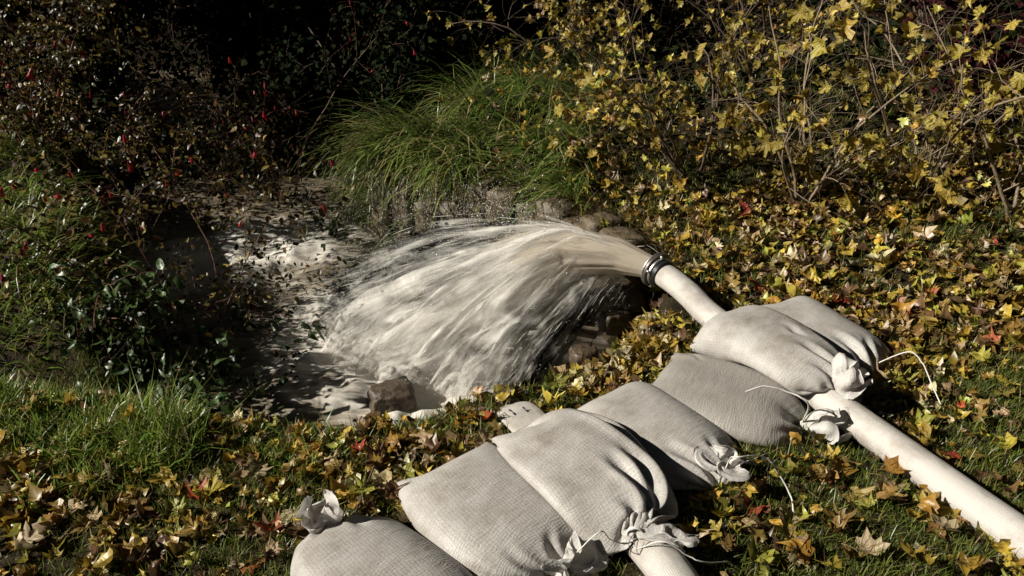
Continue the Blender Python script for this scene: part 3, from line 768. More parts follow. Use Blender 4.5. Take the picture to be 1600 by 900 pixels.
# ---------------------------------------------------------------- the burst of water from the coupling
def jet_mat(name, dens, scale, tint=(0.88, 0.85, 0.79)):
    """sheet of broken water: filaments along the flow, gaps between them"""
    m, n, l, b, out = newmat(name)
    uv = n.new('ShaderNodeUVMap')
    at = n.new('ShaderNodeAttribute'); at.attribute_name = 'Col'; sx = n.new('ShaderNodeSeparateColor'); l.new(at.outputs['Color'], sx.inputs[0])
    mp = n.new('ShaderNodeMapping'); mp.inputs['Scale'].default_value = (scale, 2.6, 1); l.new(uv.outputs[0], mp.inputs[0])
    nz = n.new('ShaderNodeTexNoise'); nz.inputs['Scale'].default_value = 1.0; nz.inputs['Detail'].default_value = 8; nz.inputs['Roughness'].default_value = 0.72; nz.inputs['Distortion'].default_value = 0.7
    l.new(mp.outputs[0], nz.inputs[0])
    mpb = n.new('ShaderNodeMapping'); mpb.inputs['Scale'].default_value = (13, 5.5, 1); l.new(uv.outputs[0], mpb.inputs[0])
    nb_ = n.new('ShaderNodeTexNoise'); nb_.inputs['Scale'].default_value = 1.0; nb_.inputs['Detail'].default_value = 5; nb_.inputs['Distortion'].default_value = 1.0; l.new(mpb.outputs[0], nb_.inputs[0])
    mb = n.new('ShaderNodeMath'); mb.operation = 'MULTIPLY_ADD'; mb.inputs[1].default_value = 1.1; l.new(nb_.outputs[0], mb.inputs[0])
    sub_ = n.new('ShaderNodeMath'); sub_.operation = 'SUBTRACT'; sub_.inputs[1].default_value = 0.55; l.new(nz.outputs[0], sub_.inputs[0]); l.new(sub_.outputs[0], mb.inputs[2])
    ad = n.new('ShaderNodeMath'); ad.operation = 'ADD'; l.new(mb.outputs[0], ad.inputs[0]); l.new(sx.outputs[0], ad.inputs[1])
    mr = n.new('ShaderNodeMapRange'); mr.interpolation_type = 'SMOOTHSTEP'; mr.inputs[1].default_value = 0.80; mr.inputs[2].default_value = 1.45
    mr.inputs[4].default_value = dens
    l.new(ad.outputs[0], mr.inputs[0])
    b.inputs['Base Color'].default_value = (*tint, 1); b.inputs['Roughness'].default_value = 0.38; b.inputs['IOR'].default_value = 1.33
    bp = n.new('ShaderNodeBump'); bp.inputs['Strength'].default_value = 0.5; bp.inputs['Distance'].default_value = 0.01; l.new(nz.outputs[0], bp.inputs['Height']); l.new(bp.outputs[0], b.inputs['Normal'])
    t = n.new('ShaderNodeBsdfTranslucent'); t.inputs[0].default_value = (*tint, 1)
    m1 = n.new('ShaderNodeMixShader'); m1.inputs[0].default_value = 0.35; l.new(b.outputs[0], m1.inputs[1]); l.new(t.outputs[0], m1.inputs[2])
    tr = n.new('ShaderNodeBsdfTransparent'); m2 = n.new('ShaderNodeMixShader')
    l.new(mr.outputs[0], m2.inputs[0]); l.new(tr.outputs[0], m2.inputs[1]); l.new(m1.outputs[0], m2.inputs[2]); l.new(m2.outputs[0], out.inputs[0])
    return m
M['jet'] = jet_mat('broken_water', 0.95, 62)
M['jet_core'] = jet_mat('solid_muddy_water', 0.97, 40, (0.60, 0.52, 0.42))
M['drop'] = plain_mat('water_drops', (0.72, 0.69, 0.62), 0.12, spec=0.8)
# where the fan comes down, from the near bank side round to the far side, with the upward kick of each filament
FAN_PX = [(850, 600), (785, 624), (690, 610), (600, 590), (540, 545), (500, 500), (500, 450), (560, 415), (640, 395)]
FAN = np.array([unproj(*p, WATER_Z) for p in FAN_PX])
FAN_VZ = np.array([-.05, .0, .12, .18, .22, .28, .36, .44, .46])
FAN_D = np.array([.14, .30, .46, .52, .46, .34, .22, .14, .06])
JET0 = NZ + NAX * .030
BURST = np.array((-.27, .17, .03))       # the solid jet holds together this far, then flies apart
def flight(a, jx, jy, jz, reach, tn):
    """points of filaments: a 0..1 across the fan (n,), tn (m,) 0..1 along; j*: start offset in the bore"""
    s = np.linspace(0, 1, len(FAN))
    tgt = np.stack([np.interp(a, s, FAN[:, k]) for k in range(3)], -1); lift = np.interp(a, s, FAN_VZ) + jz
    off = jx[:, None] * b1 + jy[:, None] * b2
    st = JET0 + off
    bf = np.interp(a, [0, .12, .3, 1], [.30, .62, 1, 1])[:, None]
    bp = JET0 + BURST * bf + off * 1.9
    tgt = bp + (tgt - bp) * np.stack([reach, reach, np.ones_like(reach)], -1)
    t = tn[None, :, None]; t1 = .24
    u1 = np.clip(t / t1, 0, 1); u2 = np.clip((t - t1 * .55) / (1 - t1 * .55), 0, 1)
    w = u2 * u2 * (3 - 2 * u2) * .35 + u2 * .65
    head = st[:, None] + (bp - st)[:, None] * u1
    p = head + (tgt - bp)[:, None] * w
    p[..., 2] += (lift[:, None] * .30) * 4 * u2[..., 0] * (1 - u2[..., 0])      # thrown up a little before falling
    return p
jet = empty('water_jet', (JET0[0], JET0[1], WATER_Z), 'fan of pale muddy water bursting from the coupling into the stream', 'water jet')
jb = np.array(jet.location)
rj = np.random.default_rng(21)
NA, NT = 150, 44
tn = np.linspace(0, 1, NT)
for L in range(7):
    a = np.linspace(0, 1, NA)
    ang = (L / 7 + .03) * 2 * math.pi
    rr = .058 * (0.45 + .55 * (L % 3) / 2)
    # across the fan the filaments leave from one side of the bore to the other
    jx = (a - .5) * 2 * -.045 * math.cos(L * .25); jy = .045 * (L - 3) / 3 * np.sqrt(np.clip(1 - (2 * a - 1) ** 2, 0, 1))
    wob = fbm(N3, a * 13 + L * 7.7, a * 0 + L * 3.1, 3)
    p = flight(np.clip(a + .03 * wob, 0, 1), jx, jy, wob * .45 + (L - 3) * .07, 1 + .30 * wob + .03 * (L - 3), tn)
    p += (tn ** 1.5)[None, :, None] * np.stack([fbm(N1, a[:, None] * 30 + L, tn[None, :] * 3 + L, 3), fbm(N2, a[:, None] * 30 + L, tn[None, :] * 3, 3), fbm(N3, a[:, None] * 25, tn[None, :] * 4 + L, 3)], -1) * .15
    d = np.interp(a, np.linspace(0, 1, 9), FAN_D)[:, None] + 0.85 * np.exp(-tn / .16)[None, :] - .06 * (L % 4 == 3)
    d = d + 0.0 * tn[None, :]
    edge = np.minimum(a, 1 - a)[:, None]
    d = d - 0.5 * np.exp(-edge / .03) * sstep(.1, .3, tn)[None, :]
    i = np.arange(NA - 1)[:, None] * NT; j = np.arange(NT - 1)[None, :]
    F = np.stack([i + j, i + j + 1, i + NT + j + 1, i + NT + j], -1).reshape(-1, 4)
    uvj = np.stack(np.broadcast_arrays(a[:, None] + L * 3.3, tn[None, :] * 1.0), -1).reshape(-1, 2)
    me = make_mesh('water_sheet', p.reshape(-1, 3) - jb, F, True, uvj, np.repeat(d.reshape(-1, 1), 3, 1))
    o = obj('water_sheet', me, M['jet'], jet)
# the thick part of the jet just out of the bore
tk = np.linspace(0, .50, 40); q = flight(np.array([.45]), np.zeros(1), np.zeros(1), np.array([.05]), np.ones(1), tk)[0]
V, F, Uc = tube(q, .047 + .13 * (tk / .50) ** 1.1, 64)
ang = np.tile(np.arange(64) / 64 * 2 * math.pi, 40); tt_ = np.repeat(tk / .50, 64)
nrm_ = V - np.repeat(q, 64, 0)
V = V + nrm_ * (.35 * tt_ ** .8 * fbm(N1, np.cos(ang) * 5 + 3, np.sin(ang) * 5 + tt_ * 1.2, 4))[:, None]
dc = 1.05 - .85 * tt_ ** 1.3
obj('water_core', make_mesh('water_core', V - jb, F, True, np.stack([Uc[:, 1] * 1.2, Uc[:, 0]], -1), np.repeat(dc[:, None], 3, 1)), M['jet_core'], jet)
# filaments: thin strings of water thrown off the sheets
S = Soup()
nf = 900
a = np.clip(rj.beta(1.5, 1.7, nf), 0, 1); jz = rj.normal(0, .22, nf); rc = 1 + rj.normal(0, .16, nf)
jx = (a - .5) * -.1 + rj.normal(0, .015, nf); jy = rj.uniform(-.05, .05, nf)
t0 = rj.uniform(.10, .92, nf); dt = rj.uniform(.03, .09, nf)
for q in range(nf):
    tt = np.clip(np.linspace(t0[q], t0[q] + dt[q], 5), 0, 1)
    p = flight(a[q:q + 1], jx[q:q + 1], jy[q:q + 1], jz[q:q + 1], rc[q:q + 1], tt)[0]
    V, F, _ = tube(p, np.array((.0002, .0008, .0010, .0008, .0002)) * rj.uniform(.5, 1.6), 3)
    S.add(V, F)
obj('filaments', S.mesh('filaments', jb), M['drop'], jet, kind='stuff')
# drops
OCT = np.array([(1, 0, 0), (-1, 0, 0), (0, 1, 0), (0, -1, 0), (0, 0, 1), (0, 0, -1)], dtype=float)
OCF = np.array([(0, 2, 4), (2, 1, 4), (1, 3, 4), (3, 0, 4), (2, 0, 5), (1, 2, 5), (3, 1, 5), (0, 3, 5)])
S = Soup(); nd = 6500
a = np.clip(rj.beta(1.2, 1.0, nd), 0, 1); tt = rj.uniform(.2, 1, nd)
p = flight(a, (a - .5) * -.1, rj.uniform(-.05, .05, nd), rj.normal(.1, .35, nd), 1 + rj.normal(0, .25, nd), np.linspace(0, 1, 60))
p = p[np.arange(nd), (tt * 59).astype(int)] + rj.normal(0, .02, (nd, 3))
for q in range(nd):
    S.add(p[q] + OCT * rj.uniform(.0006, .0021), OCF)
# mist of fine drops thrown past the fan and up behind it
nm = 11000; a = np.clip(rj.beta(2.2, .9, nm), 0, 1); tq = rj.uniform(.25, 1, nm)
pm = flight(a, (a - .5) * -.1, rj.uniform(-.05, .05, nm), np.abs(rj.normal(.1, .4, nm)), 1 + np.abs(rj.normal(0, .4, nm)), np.linspace(0, 1, 40))
pm = pm[np.arange(nm), (tq * 39).astype(int)] + rj.normal(0, .045, (nm, 3)) + np.abs(rj.normal(0, .05, (nm, 1))) * (0, 0, 1)
pm = pm[pm[:, 2] > WATER_Z]; sm = np.minimum(rj.gamma(2.0, .00055, len(pm)), .005)
S.add((pm[:, None, :] + OCT[None] * sm[:, None, None]).reshape(-1, 3), (OCF[None] + (np.arange(len(pm)) * 6)[:, None, None]).reshape(-1, 3))
lp = LAND.mean(0)
for q in range(5200):
    i_ = rj.integers(0, len(LAND)); w_ = rj.random() ** .6
    xy = lp + (LAND[i_] * (g_ := rj.random()) + LAND[(i_ + 1) % len(LAND)] * (1 - g_) - lp) * w_ * 1.18
    S.add(np.array((xy[0], xy[1], WATER_Z + .03 + abs(rj.normal(0, .07)))) + OCT * rj.uniform(.0008, .0035) * (1, 1, .8), OCF)
obj('spray_drops', S.mesh('spray_drops', jb), M['drop'], jet, kind='stuff')
# ---------------------------------------------------------------- leaf shapes
MAPLE = [(0, 0), (.15, -.09), (.41, -.07), (.31, .10), (.42, .17), (.60, .36), (.36, .40), (.31, .50), (.27, .70), (.13, .68), (0, .98)]
IVYL = [(0, 0), (.22, -.05), (.46, .10), (.36, .28), (.44, .46), (.22, .62), (0, 1.0)]
OVATE = [(0, 0), (.20, .14), (.27, .40), (.18, .72), (0, 1.0)]
def leaf_shape(half, seed, curl=.25, fold=.2, ripple=.06, ring=True, stalk=0.35, jag=0.05, crumple=0.0):
    """half outline -> curved leaf, stalk at the origin, tip along +Y, length 1"""
    r = np.random.default_rng(seed)
    h = np.array(half, dtype=float)
    L = h[1:-1] * (1, 1); Rr = L[::-1] * (-1, 1)
    O = np.concatenate([h[:1], L, h[-1:], Rr])
    O = O + r.normal(0, jag, O.shape) * (np.abs(O[:, :1]) > 0)
    c = np.array((0, .34)); n = len(O)
    P = [c]; 
    if ring:
        P = np.concatenate([[c], c + (O - c) * .52, O])
        F = [(0, 1 + i, 1 + (i + 1) % n) for i in range(n)]
        for i in range(n):
            j = (i + 1) % n
            F += [(1 + i, 1 + n + i, 1 + n + j), (1 + i, 1 + n + j, 1 + j)]
    else:
        P = np.concatenate([[c], O]); F = [(0, 1 + i, 1 + (i + 1) % n) for i in range(n)]
    x, y = P[:, 0], P[:, 1]
    a = r.uniform(.4, 1.3) * curl * r.choice([-1, 1], p=[.45, .55]); b = r.uniform(.3, 1.2) * curl * r.choice([-1, 1])
    z = fold * np.abs(x) * r.uniform(.4, 1.4) + a * (y - .4) ** 2 * 1.6 + b * x ** 2 * 1.8 + r.uniform(-.5, .5) * curl * x * (y - .3) + r.normal(0, ripple, len(x))
    if crumple:
        q = .5 + r.random() * .9
        z = z + crumple * (np.sin(x * 7 * q + r.uniform(0, 6)) * np.cos(y * 6 * q + r.uniform(0, 6)))
        e = np.hypot(x, y - .34); z = z + r.choice([-1, 1]) * crumple * 1.6 * e ** 2.2 * r.uniform(.2, 1.4)
        ax_ = r.uniform(0, 6.28); d_ = x * math.cos(ax_) + (y - .34) * math.sin(ax_) - r.uniform(.02, .2)
        fa = np.clip(d_, 0, 1) * r.uniform(.1, .9) * (crumple > .05)
        z = z + fa * .8; x = x - math.cos(ax_) * fa * .45; y = y - math.sin(ax_) * fa * .45
    V = np.stack([x, y, z], -1)
    ang = np.arctan2(x, y + .05) / math.pi
    UVl = np.stack([ang * .8 + .5, y], -1)
    if stalk:
        k = len(V); bend = r.uniform(-.15, .15)
        V = np.concatenate([V, [(-.012, .02, 0), (.012, .02, 0), (bend - .01, -stalk, .05), (bend + .01, -stalk, .05)]])
        F += [(k, k + 1, k + 3), (k, k + 3, k + 2)]
        UVl = np.concatenate([UVl, np.full((4, 2), .07)])
    return V, np.array(F), UVl

def rot_from(fwd, up):
    """(n,3) forward (leaf +Y) and up hint (leaf +Z) -> (n,3,3)"""
    f = fwd / (np.linalg.norm(fwd, axis=-1, keepdims=True) + 1e-9)
    x = np.cross(f, up); x /= np.linalg.norm(x, axis=-1, keepdims=True) + 1e-9
    z = np.cross(x, f)
    return np.stack([x, f, z], -1)
def scatter(S, tmpl, pos, rot, scl, cols):
    V, F = tmpl[0], tmpl[1]
    n = len(pos); m = len(V)
    if n == 0: return
    W = np.einsum('nij,mj->nmi', rot, V) * np.asarray(scl)[:, None, None] + pos[:, None, :]
    FF = (F[None] + (np.arange(n) * m)[:, None, None]).reshape(-1, F.shape[1])
    S.add(W.reshape(-1, 3), FF, np.repeat(cols, m, 0))
def rand_dirs(r, n, tilt):
    """leaf directions lying roughly flat: forward, up"""
    az = r.uniform(0, 2 * math.pi, n); t = r.normal(0, tilt, n)
    f = np.stack([np.cos(az) * np.cos(t), np.sin(az) * np.cos(t), np.sin(t)], -1)
    up = np.stack([r.normal(0, tilt, n), r.normal(0, tilt, n), np.ones(n)], -1)
    return f, up
def pick(r, n, pal, jit=.18):
    """colours from a weighted palette with some jitter"""
    w = np.array([p[0] for p in pal], dtype=float); w /= w.sum()
    c = np.array([p[1] for p in pal])[r.choice(len(pal), n, p=w)]
    return np.clip(c * (1 + r.normal(0, jit, (n, 1))) * (1 + r.normal(0, jit * .25, (n, 3))), .002, 1)

YEL = (.46, .34, .055); GOLD = (.40, .24, .035); OCH = (.27, .18, .05); TAN = (.42, .31, .17); BRN = (.13, .075, .035); RED = (.36, .085, .03); LIME = (.34, .33, .06); PALE = (.56, .47, .29)
LITTER = [(6, YEL), (2.2, GOLD), (5.5, OCH), (2, TAN), (3.5, BRN), (.06, RED), (2.6, LIME), (1.4, PALE)]
M['grass'] = leaf_mat('grass', attr=True, trans=.35, rough=.38, spec=.5)
M['litter'] = leaf_mat('leaf_litter', attr=True, trans=.25, rough=.4, spec=.5)
M['foliage'] = leaf_mat('foliage', attr=True, trans=.3, rough=.42, spec=.5)
M['dull_leaf'] = leaf_mat('dull_leaf', attr=True, trans=.1, rough=.85, spec=.04)
M['bark'] = plain_mat('bark', (.055, .035, .022), .8, noise=(.12, .08, .05), bump=.5, bscale=45)
M['bark_red'] = plain_mat('red_bark', (.10, .04, .022), .65, noise=(.20, .10, .06), bump=.4, bscale=60)
M['bark_pale'] = plain_mat('pale_bark', (.16, .11, .07), .7, noise=(.26, .20, .13), bump=.4, bscale=50)
for nm, c in dict(yellow=YEL, gold=GOLD, ochre=OCH, tan=TAN, brown=BRN, red=RED, lime=LIME, pale=PALE).items():
    M['leaf_' + nm] = leaf_mat('leaf_' + nm, base=c, veins=True, trans=.28, rough=.5)
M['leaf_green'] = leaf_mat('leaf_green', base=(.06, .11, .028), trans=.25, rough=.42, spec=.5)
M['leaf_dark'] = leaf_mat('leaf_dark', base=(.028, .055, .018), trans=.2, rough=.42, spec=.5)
M['leaf_shrub_yellow'] = leaf_mat('leaf_shrub_yellow', base=(.42, .335, .065), veins=True, trans=.35, rough=.5, var=.35)
M['fuchsia_red'] = leaf_mat('fuchsia_red', base=(.42, .022, .035), trans=.3, rough=.4, var=.3)

# ---------------------------------------------------------------- grass
def blades(r, pos, length, width, az, lean, droop, cols, seg=3):
    """ribbons: pos (n,3); lean = tilt from upright, droop = extra bend to the tip"""
    n = len(pos); t = np.linspace(0, 1, seg + 1)
    th = lean[:, None] + droop[:, None] * t[None, :] ** 1.3                    # angle from vertical along the blade
    ds = length[:, None] / seg
    hx = np.concatenate([np.zeros((n, 1)), np.cumsum(np.sin(th[:, 1:]) * ds, 1)], 1)
    hz = np.concatenate([np.zeros((n, 1)), np.cumsum(np.cos(th[:, 1:]) * ds, 1)], 1)
    d = np.stack([np.cos(az), np.sin(az)], -1); s = np.stack([-np.sin(az), np.cos(az)], -1)
    tw = az + r.normal(0, .6, n); s = np.stack([-np.sin(tw), np.cos(tw)], -1)
    w = width[:, None] * (1 - t[None, :] ** 2.2 * .96) * .5
    C = np.zeros((n, seg + 1, 3)); C[..., :2] = pos[:, None, :2] + d[:, None, :] * hx[..., None]; C[..., 2] = pos[:, None, 2] + hz
    off = np.zeros_like(C); off[..., :2] = s[:, None, :] * w[..., None]
    V = np.stack([C - off, C + off], 2).reshape(-1, 3)
    k = (seg + 1) * 2
    q = np.arange(seg) * 2
    F = np.stack([q, q + 1, q + 3, q + 2], -1)
    F = (F[None] + (np.arange(n) * k)[:, None, None]).reshape(-1, 4)
    return V, F, np.repeat(cols, k, 0)
GREEN = [(4, (.095, .150, .022)), (4, (.15, .20, .032)), (3, (.22, .24, .042)), (1.8, (.28, .24, .08)), (1.0, (.34, .27, .14))]
SEDGE = [(4, (.09, .16, .026)), (4, (.17, .25, .045)), (2.6, (.30, .33, .09)), (2.0, (.42, .36, .17))]
FRESH = [(4, (.13, .23, .03)), (4, (.20, .30, .045)), (3, (.29, .34, .07)), (1.4, (.34, .29, .11)), (.7, (.40, .33, .18))]
DRY = [(4, (.26, .20, .11)), (3, (.18, .125, .065)), (2, (.12, .08, .04)), (1, (.12, .13, .03))]
def covered(x, y):
    """standing under a bag or hose"""
    inn = (x > HX0) & (x < HX1 - .02) & (y > HY0) & (y < HY1 - .02)
    d = sup_at(x, y, SUP) - sup_at(x, y, GND)
    return inn & (d > .025)
def field(r, n, x0, x1, y0, y1, dens):
    x = r.uniform(x0, x1, n); y = r.uniform(y0, y1, n)
    k = r.random(n) < dens(x, y)
    x, y = x[k], y[k]; k = ~covered(x, y); x, y = x[k], y[k]
    return np.stack([x, y, ground(x, y) - .004], -1)
def in_view(p, pad=.28):
    dz = p[:, 2] - CAM_H
    dp = p[:, 1] * math.cos(PITCH) - dz * math.sin(PITCH); u = p[:, 1] * math.sin(PITCH) + dz * math.cos(PITCH)
    return (dp > .2) & (np.abs(p[:, 0] / dp) < .69 * (1 + pad) + .1) & (np.abs(u / dp) < .388 * (1 + pad) + .12)

r = np.random.default_rng(11)
def pd(x, y): return np.where(inside(x, y, POOL), -1, 1) * seg_dist(x, y, POOL, True)
PATCH = lambda x, y: fbm(N3, x * 2.3 + 4, y * 2.3 + 9, 3)
# short turf of the near bank
S = Soup()
p = field(r, 190000, -2.3, 2.1, .85, 2.75, lambda x, y: np.clip(.75 + 1.0 * PATCH(x, y), .4, 1) * (pd(x, y) > .12))
p = p[in_view(p)]
n = len(p); ln = r.gamma(5, .0065, n) * (1 + .4 * PATCH(p[:, 0], p[:, 1]))
S.add(*blades(r, p, ln, r.uniform(.0016, .0034, n), r.uniform(0, 6.283, n), np.abs(r.normal(.35, .35, n)), r.normal(.5, .5, n), pick(r, n, GREEN), 2))
# right bank, thinner turf between the leaves
p = field(r, 80000, .3, 5.0, 2.4, 6.0, lambda x, y: np.clip(.45 - 1.3 * PATCH(x + 3, y), .08, 1) * (pd(x, y) > .12))
p = p[in_view(p)]; n = len(p)
S.add(*blades(r, p, r.gamma(6, .009, n), r.uniform(.0025, .005, n), r.uniform(0, 6.283, n), np.abs(r.normal(.4, .4, n)), r.normal(.6, .5, n), pick(r, n, GREEN), 2))
obj('turf_grass', S.mesh('turf_grass'), M['grass'], label='short green turf growing between the fallen leaves', kind='stuff')
# longer grass: hummock on the near left bank and its edge
S = Soup()
def tuft(cx, cy, rad, n, lmean, wid, lean, droop, pal, azm=None, azs=6.3):
    a = r.uniform(0, 6.283, n); q = rad * np.sqrt(r.random(n))
    x = cx + q * np.cos(a); y = cy + q * np.sin(a)
    k = ~covered(x, y) & (pd(x, y) > -.02); x, y = x[k], y[k]; n = len(x)
    p = np.stack([x, y, ground(x, y) - .01], -1)
    az = r.uniform(0, 6.283, n) if azm is None else r.normal(azm, azs, n)
    S.add(*blades(r, p, r.gamma(9, lmean / 9, n), r.uniform(.6, 1.3, n) * wid, az, np.abs(r.normal(lean, .22, n)), np.abs(r.normal(droop, .4, n)), pick(r, n, pal), 4))
for px, py, rad, n, lm in [(60, 585, .20, 900, .075), (150, 600, .20, 900, .075), (20, 650, .22, 900, .07), (120, 660, .22, 1100, .085), (200, 690, .2, 1200, .095), (250, 700, .12, 800, .11),
                           (60, 720, .2, 700, .07), (170, 720, .16, 700, .08), (440, 690, .14, 350, .07), (480, 700, .12, 350, .075), (700, 650, .10, 160, .05), (620, 680, .12, 150, .05), (520, 760, .12, 150, .05), (860, 590, .12, 200, .06), (930, 520, .1, 200, .05)]:
    c = unproj(px, py, 0.02); tuft(c[0], c[1], rad, int(n * .8), lm * .85, .0056, .35, .7, FRESH)
for px, py, n in [(270, 690, 60), (240, 700, 60), (290, 700, 60), (200, 680, 40)]:
    c = unproj(px, py, 0.02); tuft(c[0], c[1], .06, n, .17, .0045, .25, .5, FRESH)
obj('hummock_grass', S.mesh('hummock_grass'), M['grass'], label='lush longer grass on the near bank above the dark hollow', kind='stuff')
for k in range(46):
    c = unproj(r.uniform(960, 1330), r.uniform(215, 345), .1); tuft(c[0], c[1], .12, 70, r.uniform(.08, .17), .006, .4, .9, GREEN if k % 2 else FRESH)
# left promontory: long, loose, shiny grass
S = Soup()
for k in range(52):
    px = r.uniform(-300, 165); py = r.uniform(245, 480)
    px -= max(0, (py - 470)) * .8
    c = unproj(px, py, 0.0); tuft(c[0], c[1], .20, 110, .17 + .08 * r.random(), .008, .55, 1.35, GREEN if k % 3 else FRESH, r.normal(-.3, .9), 1.3)
obj('bank_grass', S.mesh('bank_grass'), M['grass'], label='long loose grass on the far left bank beside the stream', kind='stuff')
# sedge mound over the wall
S = Soup()
for k in range(58):
    t = r.random(); px = r.uniform(690, 930); py = r.uniform(145, 268)
    py = max(py, 170 + max(0, 760 - px) * .9)
    c = unproj(px, py, .22)
    tuft(c[0], c[1], r.uniform(.04, .10), 52, r.uniform(.22, .50), .0108, .5, 1.7, SEDGE, r.normal(-2.4, .8), .45)
for k in range(48):
    t = r.random(); x = -.25 - .75 * t + r.normal(0, .10); y = 4.42 + .75 * t + r.normal(0, .12)
    tuft(x, y, r.uniform(.04, .10), 52, r.uniform(.3, .6), .0105, .6, 1.7, SEDGE, r.normal(-2.5, .6), .4)
for k in range(30):
    c = unproj(r.uniform(700, 960), r.uniform(95, 170), .35); tuft(c[0], c[1], .25, 90, .34, .006, .6, 1.1, SEDGE, r.normal(-2.2, .7), 1)
for k in range(16):
    c = unproj(r.uniform(600, 700), r.uniform(330, 430), -.35); tuft(c[0], c[1], .12, 70, .22, .005, .6, 1.2, GREEN, r.normal(-2.4, .5), .8)
obj('sedge_mound', S.mesh('sedge_mound'), M['grass'], label='arching green sedge spilling over the old stone wall', kind='stuff')
# dead grass hanging from the top of the wall
S = Soup()
for k in range(34):
    t = r.random() * (len(WALL) - 2); i = int(t); q = WALL[i] * (1 - t + i) + WALL[i + 1] * (t - i)
    q = q + np.array((.06, .03)) + r.normal(0, .03, 2)
    n = 70; p = np.stack([q[0] + r.normal(0, .09, n), q[1] + r.normal(0, .05, n)], -1)
    p = np.concatenate([p, np.maximum(ground(p[:, 0], p[:, 1]), .02)[:, None]], 1)
    S.add(*blades(r, p, r.gamma(6, .026, n), r.uniform(.0025, .005, n), r.normal(-2.2, .8, n), np.abs(r.normal(1.0, .4, n)), np.abs(r.normal(.9, .4, n)), pick(r, n, DRY), 4))
obj('dead_grass', S.mesh('dead_grass'), M['grass'], label='dry brown grass hanging over the top of the stone wall', kind='stuff')

# ---------------------------------------------------------------- leaf litter: the mass of it
S = Soup()
LT = [leaf_shape(MAPLE, 50 + k, .6, .35, .05, ring=True, stalk=.35, crumple=.13, jag=.075) for k in range(12)] + [leaf_shape(IVYL, 90 + k, .6, .4, .05, ring=True, stalk=.3, crumple=.12, jag=.06) for k in range(8)] + [leaf_shape(OVATE, 70 + k, .5, .3, .05, ring=False, stalk=.2) for k in range(4)]
def litter(n, x0, x1, y0, y1, dens, smin, smax, tilt=.45, lift=.012):
    x = r.uniform(x0, x1, n); y = r.uniform(y0, y1, n)
    k = r.random(n) < dens(x, y); x, y = x[k], y[k]; k = ~covered(x, y) & (pd(x, y) > .06); x, y = x[k], y[k]
    p = np.stack([x, y, ground(x, y) + r.uniform(0, lift * 2, len(x))], -1)
    p = p[in_view(p)]; n = len(p)
    f, up = rand_dirs(r, n, tilt); cols = pick(r, n, LITTER, .25); s = smin * .7 + (smax * 1.15 - smin * .7) * r.beta(1.5, 2.2, n); w = r.integers(0, len(LT), n)
    R3 = rot_from(f, up)
    for t in range(len(LT)):
        m = w == t; scatter(S, LT[t], p[m], R3[m], s[m], cols[m])
litter(7600, .3, 5.0, 2.35, 5.2, lambda x, y: np.clip(.55 + 1.3 * PATCH(x + 3, y), .06, 1) * sstep(5.4, 4.0, y), .03, .08, .42, .018)
litter(2000, .4, 3.4, 2.2, 4.2, lambda x, y: np.clip(.7 + .8 * PATCH(x + 3, y), .2, 1), .045, .09, .40, .02)
litter(6500, -2.0, 1.9, 1.0, 2.6, lambda x, y: np.clip(.42 - 1.1 * PATCH(x, y) + .35 * np.exp(-((x + .5) / .6) ** 2 - ((y - 1.75) / .3) ** 2), .03, 1), .028, .068, .38, .014)
litter(900, -.7, .75, 1.7, 2.75, lambda x, y: .8 + 0 * x, .035, .065, .38, .010)
# leaves caught in the sedge
n = 150; px_, py_ = r.uniform(760, 960, n), r.uniform(150, 300, n); p = np.array([unproj(a_, b_, .25) for a_, b_ in zip(px_, py_)]); p[:, 2] = ground(p[:, 0], p[:, 1]) + r.uniform(.06, .26, n)
f, up = rand_dirs(r, n, .6); R3 = rot_from(f, up); cols = pick(r, n, LITTER, .2)
for t in range(len(LT)): m = np.arange(n) % len(LT) == t; scatter(S, LT[t], p[m], R3[m], r.uniform(.04, .08, m.sum()), cols[m])
obj('leaf_litter', S.mesh('leaf_litter'), M['litter'], label='carpet of yellow and brown fallen leaves on the banks', kind='stuff')
# thin twigs and stalks in the litter
S = Soup()
for k in range(260):
    x = r.uniform(-1.9, 3.2); y = r.uniform(1.1, 4.2)
    if pd(np.array([x]), np.array([y]))[0] < .1 or covered(np.array([x]), np.array([y]))[0]: continue
    a = r.uniform(0, 6.283); L = r.uniform(.03, .12)
    q = np.linspace(-.5, .5, 4)[:, None] * L * np.array((math.cos(a), math.sin(a), r.normal(0, .25))) + np.array((x, y, gz(x, y) + .012 + .02 * r.random())) + r.normal(0, .005, (4, 3))
    V, F, _ = tube(q, r.uniform(.0007, .0018), 4); S.add(V, F, pick(r, 1, [(2, (.30, .24, .15)), (2, (.10, .065, .04))])[0])
obj('twig_litter', S.mesh('twig_litter'), M['litter'], label='thin broken twigs and stalks scattered in the fallen leaves', kind='stuff')

# near-black leaves under the bushes, their colour standing in for deep shade
S = Soup()
IVT = [leaf_shape(IVYL, 400 + k, .25, .2, .03, ring=False, stalk=.15) for k in range(4)]
x = r.uniform(-7, 7, 26000); y = r.uniform(4.0, 11.5, 26000)
k = (pd(x, y) > .12) & ((y > 5.0 + .4 * PATCH(x, y)) | ((x < -2.2) & (y > 4.6)) | ((x > 1.6) & (y > 4.35 + .5 * PATCH(x, y)))); x, y = x[k], y[k]
p = np.stack([x, y, ground(x, y) + r.gamma(2, .035, len(x))], -1); p = p[in_view(p, .3)]; n = len(p)
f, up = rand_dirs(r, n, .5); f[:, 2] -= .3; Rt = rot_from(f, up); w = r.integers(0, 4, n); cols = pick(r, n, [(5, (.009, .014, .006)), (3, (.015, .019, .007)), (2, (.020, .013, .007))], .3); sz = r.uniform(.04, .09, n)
for t in range(4): scatter(S, IVT[t], p[w == t], Rt[w == t], sz[w == t], cols[w == t])
